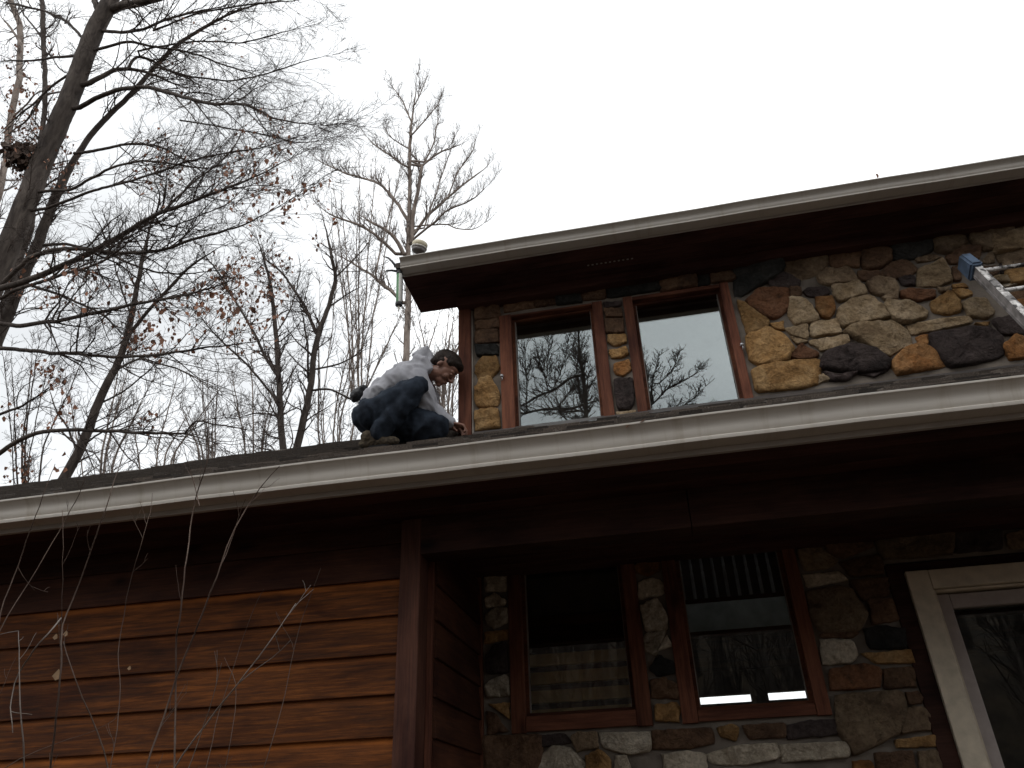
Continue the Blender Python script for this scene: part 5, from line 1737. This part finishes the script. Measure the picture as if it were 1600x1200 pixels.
pouch = MB()
c = Q(559, 616, 5.0)
pd = im(-1, .62); pu = im(.62, 1); pu -= (pu @ pd) * pd; pu /= np.linalg.norm(pu)
Mp = np.stack([pd, np.cross(pd, pu), pu], 1)
pouch.ball(c, (11 * PX, .055, 9.5 * PX), 3, Mp)
pouch.ball(c + pd * 5 * PX + pu * 1 * PX, (8 * PX, .05, 9 * PX), 3, Mp)
pouch.ball(c - pd * 10 * PX - pu * 3 * PX, (9 * PX, .05, 6 * PX), 3, Mp)
pouch.tube([c - pd * 12 * PX - pu * 2 * PX, c - pd * 16 * PX + pu * 6 * PX, c - pd * 14 * PX + pu * 30 * PX], [4 * PX, 3 * PX, 2 * PX], 8)
pouch.ball(c + pd * 10 * PX + pu * 6 * PX, (4 * PX, .03, 3 * PX), 2, Mp)
remesh(pouch, 'belt_pouch', M_BLACK, man, .007, 2, fold=(.005, 22, np.eye(3)), origin=pb)

# ------------------------------------------------------------------ caulking gun on the gutter end
gy = 4.66
def G_(a, b, dy=0.0): return W(a, b, y=gy + dy)
gp = G_(620, 420)
gun = empty('caulking_gun', gp); gl_ = (-gp[0], -gp[1], -gp[2])
tag(gun, 'black caulking gun with green and white tube hooked on the upper gutter end', 'caulking gun')
gs = depth(gp) / FPX
mb = MB()
a0, a1 = G_(624.2, 429), G_(623.2, 474)
ax = a1 - a0; Lg = np.linalg.norm(ax)
tubeg = MB().lathe(a0, ax, [(4.0 * gs, 0), (4.6 * gs, .003), (4.6 * gs, Lg * .97), (4.2 * gs, Lg)], 24)
def tube_mat():
    m, nt, b = mat_new('sealant_label')
    t = N(nt, 'ShaderNodeNewGeometry'); v = coords(nt)
    sx = N(nt, 'ShaderNodeSeparateXYZ'); nt.links.new(t.outputs['Normal'], sx.inputs[0])
    n1 = noise(nt, v, 60, 3)
    ad = N(nt, 'ShaderNodeMath', operation='MULTIPLY_ADD'); ad.inputs[1].default_value = .35
    nt.links.new(n1.outputs['Fac'], ad.inputs[0]); nt.links.new(sx.outputs['X'], ad.inputs[2])
    r = ramp(nt, [(.0, (.045, .17, .055)), (.30, (.08, .24, .08)), (.36, (.55, .55, .50)), (.9, (.45, .44, .41))])
    nt.links.new(ad.outputs[0], r.inputs[0]); nt.links.new(r.outputs[0], b.inputs['Base Color'])
    b.inputs['Roughness'].default_value = .45
    return m
tubeg.build('sealant_tube', tube_mat(), gun, True, gl_)
MB().lathe(G_(623.2, 473.5), ax, [(5.4 * gs, 0), (5.6 * gs, .01), (5.2 * gs, .024), (3.6 * gs, .030), (1.6 * gs, .034)], 20).lathe(G_(624.2, 424), ax, [(2 * gs, 0), (4.6 * gs, .008), (4.9 * gs, .030)], 20).build('barrel_cap', M_BLACK, gun, False, gl_)
MB().lathe(G_(623.2, 479), ax, [(1.7 * gs, 0), (1.1 * gs, .03), (.6 * gs, .05)], 12).build('nozzle', simple('nozzle_plastic', (.45, .42, .36), .4, bamt=0), gun, True, gl_)
fr = MB()
fr.tube([G_(628, 474, .01), G_(628.6, 450, .01), G_(628.4, 428, .01)], 1.0 * gs, 6)
fr.tube([G_(624.5, 428), G_(623.5, 421), G_(620, 416)], [4 * gs, 4.4 * gs, 3 * gs], 10)
fr.build('gun_frame', M_BLACK, gun, True, gl_)
MB().tube([G_(621, 419), G_(613, 409), G_(607, 403), G_(602, 401.5)], [2.4 * gs, 1.8 * gs, 1.4 * gs, 1.2 * gs], 8).build('handle', M_BLACK, gun, True, gl_)
MB().tube([G_(621, 424), G_(612, 422.5), G_(603, 423.5)], [2.2 * gs, 1.7 * gs, 1.3 * gs], 8).build('trigger', M_BLACK, gun, True, gl_)
MB().tube([G_(622, 415), G_(616, 411), G_(616, 418)], [.8 * gs, .7 * gs, .7 * gs], 6).build('plunger_rod', M_METAL, gun, True, gl_)

# ------------------------------------------------------------------ tub on the upper roof
by = 4.80
bp_ = W(655, 392, y=by)
bp_[2] = max(bp_[2], uz(by) + .01)
bk = empty('plastic_tub', bp_); bl = (-bp_[0], -bp_[1], -bp_[2])
tag(bk, 'small cream plastic tub lying tilted behind the left end of the upper gutter', 'tub')
bs_ = depth(bp_) / FPX
axd = W(661, 374, y=by) - W(655, 392, y=by); axd[1] -= .02
M_CREAM = simple('tub_cream', (.56, .50, .36), .45, bamt=.05); M_WHITEP = simple('tub_rim_white', (.62, .60, .56), .4, bamt=0); M_GREYP = simple('tub_base_grey', (.20, .185, .18), .5, bamt=0)
o0 = W(653.5, 393, y=by)
axn = _n(axd)
MB().lathe(o0 + axn * 7.2 * bs_, axn, [(11.6 * bs_, 0), (12.3 * bs_, 3 * bs_), (12.3 * bs_, 6.5 * bs_), (10.8 * bs_, 8.5 * bs_), (6 * bs_, 9.5 * bs_)], 32).build('tub_wall', M_CREAM, bk, True, bl)
MB().lathe(o0 + axn * 4.6 * bs_, axn, [(10.8 * bs_, 0), (12.4 * bs_, .6 * bs_), (12.6 * bs_, 2.2 * bs_), (11.4 * bs_, 2.8 * bs_)], 32).build('tub_rim', M_WHITEP, bk, True, bl)
MB().lathe(o0 - axn * 1.0 * bs_, axn, [(8.6 * bs_, 0), (10.4 * bs_, 1.0 * bs_), (11 * bs_, 5.4 * bs_), (9 * bs_, 5.8 * bs_)], 32).build('tub_base', M_GREYP, bk, True, bl)

# ------------------------------------------------------------------ ladder
LX = 2.5
lt = np.array([LX, 4.870, zz(3.435)]); dirL = _n(np.array([0, -.2557, -.550]))
# run to the roof
k_ = (rz(lt[1]) - lt[2]) / (dirL[2] - SL * dirL[1])
lbm = lt + dirL * k_
lad = empty('ladder', lbm); ll = (-lbm[0], -lbm[1], -lbm[2])
tag(lad, 'paint-splashed aluminium ladder with blue-grey rubber end caps leaning on the upper stone wall', 'ladder')
def ladder_metal():
    m, nt, b = mat_new('ladder_aluminium')
    v = coords(nt); n1 = noise(nt, v, 17, 5, .65, .8); n2 = noise(nt, v, 7, 4, .6)
    r = ramp(nt, [(.40, (.035, .03, .03)), (.46, (.42, .40, .38)), (.60, (.74, .72, .70))])
    nt.links.new(n1.outputs['Fac'], r.inputs[0])
    r2 = ramp(nt, [(.42, (.10, .09, .09)), (.50, (1, 1, 1))])
    nt.links.new(n2.outputs['Fac'], r2.inputs[0])
    mu = N(nt, 'ShaderNodeMixRGB', blend_type='MULTIPLY'); mu.inputs[0].default_value = .8
    nt.links.new(r.outputs[0], mu.inputs[1]); nt.links.new(r2.outputs[0], mu.inputs[2])
    nt.links.new(mu.outputs[0], b.inputs['Base Color'])
    b.inputs['Metallic'].default_value = .25; b.inputs['Roughness'].default_value = .45
    bump(nt, b, n1.outputs['Fac'], .2, .003)
    return m
M_LAD = ladder_metal()
M_LADW = simple('rail_web_smeared', (.20, .185, .18), .5, nscale=11, namt=.75, bamt=.1)
nL = _n(np.array([0, dirL[2], -dirL[1]]))        # out of the ladder's face, towards the camera side
if nL[1] > 0: nL = -nL
Xw = np.array([1.0, 0, 0])
def obox(mb, c0, c1, ex0, ex1, en0, en1):
    """bar from c0 to c1 with section ex0..ex1 across (x) and en0..en1 along the ladder's normal"""
    lo = [c0 + Xw * ex0 + nL * en0, c0 + Xw * ex1 + nL * en0, c0 + Xw * ex1 + nL * en1, c0 + Xw * ex0 + nL * en1]
    hi = [c1 + Xw * ex0 + nL * en0, c1 + Xw * ex1 + nL * en0, c1 + Xw * ex1 + nL * en1, c1 + Xw * ex0 + nL * en1]
    return mb.hexa(lo, hi)
LWD = .50
for s_ in (0, 1):
    x0 = 0 if s_ == 0 else LWD
    rr_ = MB()
    e = 1 if s_ == 0 else -1
    def ex(a, b): return (x0 + min(a * e, b * e), x0 + max(a * e, b * e))
    obox(rr_, lt, lbm, *ex(0, .004), -.078, 0.0)               # web
    obox(rr_, lt, lbm, *ex(0, .030), -.0825, -.0785)            # back flange
    obox(rr_, lt, lbm, *ex(-.003, .0), -.064, -.056)
    rr_.build('rail', M_LADW, lad, False, ll)
    ff_ = obox(MB(), lt, lbm, *ex(0, .048), .0005, .0045)
    ff_.build('rail_flange', M_LAD, lad, False, ll)
    # rubber end cap: wraps the top of the rail and bends towards the wall
    cp = MB()
    u_ = -dirL
    c_ = lt + Xw * (x0 + e * .013) - nL * .033
    Mx = np.stack([Xw, nL, u_], 1)
    bmc = bmesh.new(); bmesh.ops.create_cube(bmc, size=1)
    for v_ in bmc.verts:
        q = np.array(v_.co) * np.array([.085, .150, .205])
        if v_.co.z > 0: q[1] *= .86; q[1] -= .012
        v_.co = Vector(c_ + Mx @ (q + np.array([0, -.005, .035])))
    bmesh.ops.recalc_face_normals(bmc, faces=bmc.faces)
    bmesh.ops.bevel(bmc, geom=bmc.edges[:], offset=.015, segments=3, affect='EDGES')
    bmc.verts.index_update()
    cp.add([v_.co for v_ in bmc.verts], [[v_.index for v_ in f_.verts] for f_ in bmc.faces]); bmc.free()
    cp.build('end_cap', simple('rubber_blue_grey', (.055, .085, .135), .75, nscale=16, namt=.4, bamt=.3), lad, False, ll)
kk = 0
pr_ = lt + dirL * .075
while pr_[2] > lbm[2] + .05:
    MB().tube([pr_ - nL * .03 + Xw * .003, pr_ - nL * .03 + Xw * (LWD - .003)], .016, 10).build('rung', M_LAD, lad, False, ll)
    pr_ = pr_ + dirL * .305

# ------------------------------------------------------------------ fallen leaves caught on the gutters
def leaf(pt, size, name, label, rot, mat=M_LEAF):
    v = np.array([(0, 0, 0), (.28, .25, .08), (.6, .3, .02), (1, 0, .15), (.6, -.28, .1), (.25, -.22, -.02)]) * size
    R_ = np.array(Matrix.Rotation(rot[0], 3, 'X') @ Matrix.Rotation(rot[1], 3, 'Y') @ Matrix.Rotation(rot[2], 3, 'Z'))
    v = v @ R_.T
    vv = list(v) + list(v + np.array([0, 0.0015, .001]))
    f = [(0, 1, 2, 3), (0, 3, 4, 5), (9, 8, 7, 6), (11, 10, 9, 6)] + [(k, 6 + k, 6 + (k + 1) % 6, (k + 1) % 6) for k in range(6)]
    o = new_mesh(name, vv, f, mat, None, loc=pt)
    return tag(o, label, 'leaf')
leaf(W(1373, 277, y=4.60), .055, 'leaf', 'curled dark leaf standing on the lip of the upper gutter', (0, -1.5, .3))
leaf(W(985, 663, y=3.345), .035, 'leaf', 'small crumpled leaf caught on the lower gutter lip below the upper windows', (.4, -.6, 2.6))
leaf(W(1000, 660, y=3.345), .03, 'leaf', 'tiny leaf bit on the lower gutter lip, right of the crumpled leaf', (.2, -.4, .3))

# ------------------------------------------------------------------ leafy nest in the big tree
g = np.random.default_rng(91)
np_ = W(40, 245, y=8.5)
ns = depth(np_) / FPX
nest = empty('squirrel_nest', np_)
tag(nest, 'ragged nest of dead leaves lodged beside the big leaning trunk', 'nest')
pts = np_ + g.standard_normal((420, 3)) * np.array([13, 12, 9]) * ns
leaves_mesh(pts, 10 * ns, g, 'nest_leaves', simple('nest_leaf', (.075, .045, .03), .8, nscale=5, namt=.6, bamt=0), nest, (-np_[0], -np_[1], -np_[2]))
A = Acc(); st_ = np_ + g.standard_normal((110, 3)) * np.array([12, 12, 7]) * ns
d_ = unit(g.standard_normal((110, 3))) * 14 * ns
A.add(np.stack([st_ - d_, st_ + .1 * d_, st_ + d_], 1), np.full((110, 3), .5 * ns), 3)
A.build('nest_sticks', M_TWIG, nest, (-np_[0], -np_[1], -np_[2]))['kind'] = 'stuff'

# ------------------------------------------------------------------ saplings in front of the wing
def Z7(pts): return [(a * .4125, 780 + b * .4125) for a, b in pts]
def sapling(label, y0, stems, seed, pale=False, leaves=(), nb=7):
    g = np.random.default_rng(seed)
    P0 = [W(a, b, y=y0) for a, b in stems[0][0]]
    base = P0[0].copy(); base[2] = 0
    o = empty('sapling', base); loc = (-base[0], -base[1], -base[2])
    tag(o, label, 'sapling')
    mat = M_SAPLING_PALE if pale else M_SAPLING
    tw = Acc()
    for si, (pts, r0, r1) in enumerate(stems):
        n = len(pts)
        P = np.array([W(a, b, y=y0 + .10 * math.sin(i * 1.3 + seed)) for i, (a, b) in enumerate(pts)])
        R = np.array([(r0 * (1 - i / (n - 1)) + r1 * i / (n - 1)) * px_scale(P[i]) * .76 for i in range(n)])
        if P[0][1] and pts[0][1] > 1150:           # reaches below the frame: carry it to the ground
            d = P[0] - P[1]; d /= np.linalg.norm(d)
            tg = P[0] + d * .5; tg = np.array([tg[0] * .6 + base[0] * .4, tg[1] * .6 + base[1] * .4, tg[2]])
            end = np.array([base[0] + g.normal(0, .04), base[1] + g.normal(0, .04), -.03])
            P = np.concatenate([[end, (end + tg) / 2, tg], P]); R = np.concatenate([[R[0] * 1.7, R[0] * 1.4, R[0] * 1.1], R])
        P, R = resample(P, R, .06)
        wn_ = g.standard_normal((len(P), 3)).cumsum(0); wn_ -= np.linspace(0, 1, len(P))[:, None] * wn_[-1]
        P = P + wn_ * .0016
        A = Acc(); A.add(P[None], R[None], 7); A.build('stem', mat, o, loc)
        c1, r1_ = spawn(P[None], None, R[None], 1.0, g, max(.12, 2.2 / nb), .06, .30, (20, 45), .15, .8, 7, .10, .55, .0011, start=.35)
        tw.add(c1, r1_, 4)
        if g.random() < .8:
            c2, r2_ = spawn(c1, None, r1_, 1.0, g, .12, .03, .10, (25, 50), .1, .8, 4, .12, .6, .0009, start=.3)
            tw.add(c2, r2_, 3)
    tw.build('twigs', mat, o, loc)['kind'] = 'stuff'
    for (a, b, sz) in leaves:
        sz *= .78
        p = W(a, b, y=y0)
        s = sz * px_scale(p)
        v = np.array([(0, 0, 0), (-.28, .1, -.25), (-.42, -.12, -.62), (-.1, .05, -1.0), (.25, .22, -.75), (.30, .05, -.30)]) * s
        f = [(0, 1, 2, 3), (0, 3, 4, 5)]
        new_mesh('leaf', v + (p - base), f, M_LEAF_TAN, o)
    return o
sapling('tall brown sapling whose tip rises over the lower gutter, with a side stem leaning right', 2.45,
 [([(268, 1215), (272, 1100), (272, 995), (278, 980), (285, 900), (294, 860), (300, 800), (309, 760), (318, 743), (326, 705), (326, 647), (324, 586)], 1.9, .6),
  (Z7([(560, 1040), (640, 800), (720, 560), (800, 370), (840, 240), (905, 80), (960, 0)]) + [(402, 768), (414, 752), (437, 728)], 2.0, .7),
  (Z7([(840, 240), (870, 180), (900, 80), (930, 0)]), 1.0, .5),
  ([(312, 790), (306, 762), (290, 715), (284, 690)], 1.0, .5)], 201)
sapling('grey sapling raking to the right across the cedar boards', 2.30,
 [(Z7([(640, 1040), (760, 880), (900, 695), (1000, 560), (1080, 460), (1120, 395)]), 1.8, .7),
  (Z7([(900, 695), (960, 650), (1040, 590), (1100, 535)]), 1.2, .6),
  (Z7([(700, 1040), (760, 900), (800, 780), (840, 620)]), 1.0, .6)], 202, pale=True, nb=4)
sapling('sapling with a hanging tan leaf, near the left edge', 2.25,
 [(Z7([(185, 1040), (215, 850), (228, 640), (232, 560), (236, 470), (300, 330), (380, 110), (415, 0)]) + [(178, 750), (192, 712), (200, 680)], 2.1, .6),
  (Z7([(430, 1040), (345, 800), (270, 650), (240, 540)]), 1.5, 1.0),
  (Z7([(232, 560), (232, 400), (240, 200), (235, 40)]), .9, .5)], 203, leaves=[(92, 1045, 22), (88, 990, 12), (104, 985, 12), (203, 1040, 9)], nb=5)
sapling('pale crooked shoot at the lower left corner that curls down beside the leaf', 2.15,
 [(Z7([(228, 455), (180, 510), (130, 560), (90, 620), (40, 700), (32, 780), (45, 840), (48, 885)]), 1.6, .9), (Z7([(100, 1040), (82, 800), (75, 640), (70, 500)]), 1.6, .8), (Z7([(70, 497), (0, 512), (-60, 530)]), .9, .6)], 204, pale=True, nb=3)
sapling('thin sapling crossing the gutter at the far left', 2.6,
 [([(-14, 1215), (-14, 1060)] + Z7([(0, 430), (65, 260), (120, 110), (165, 0)]) + [(78, 748), (86, 725)], 1.4, .6),
  (Z7([(-30, 560), (20, 450), (130, 290), (240, 90), (290, 0)]) + [(130, 755), (140, 730)], 1.2, .5),
  (Z7([(65, 255), (90, 310), (130, 345)]), .8, .5)], 205, nb=5)
sapling('faint slender shoot between the two middle saplings', 2.7,
 [(Z7([(400, 1040), (440, 760), (430, 540), (470, 380), (500, 240), (545, 110)]) + [(232, 800), (238, 770)], 1.0, .45),
  (Z7([(850, 1040), (900, 700), (850, 600)]), .8, .45), (Z7([(0, 1005), (150, 945), (270, 905), (350, 880)]), .9, .5)], 206, nb=4)
sapling('dark thin shoots right of the raking grey sapling', 2.75,
 [(Z7([(770, 1040), (830, 800), (900, 560), (960, 400), (1000, 340)]), .9, .45), (Z7([(1000, 1040), (1080, 760), (1140, 480), (1190, 340), (1215, 260)]), .9, .4)], 207, nb=3)
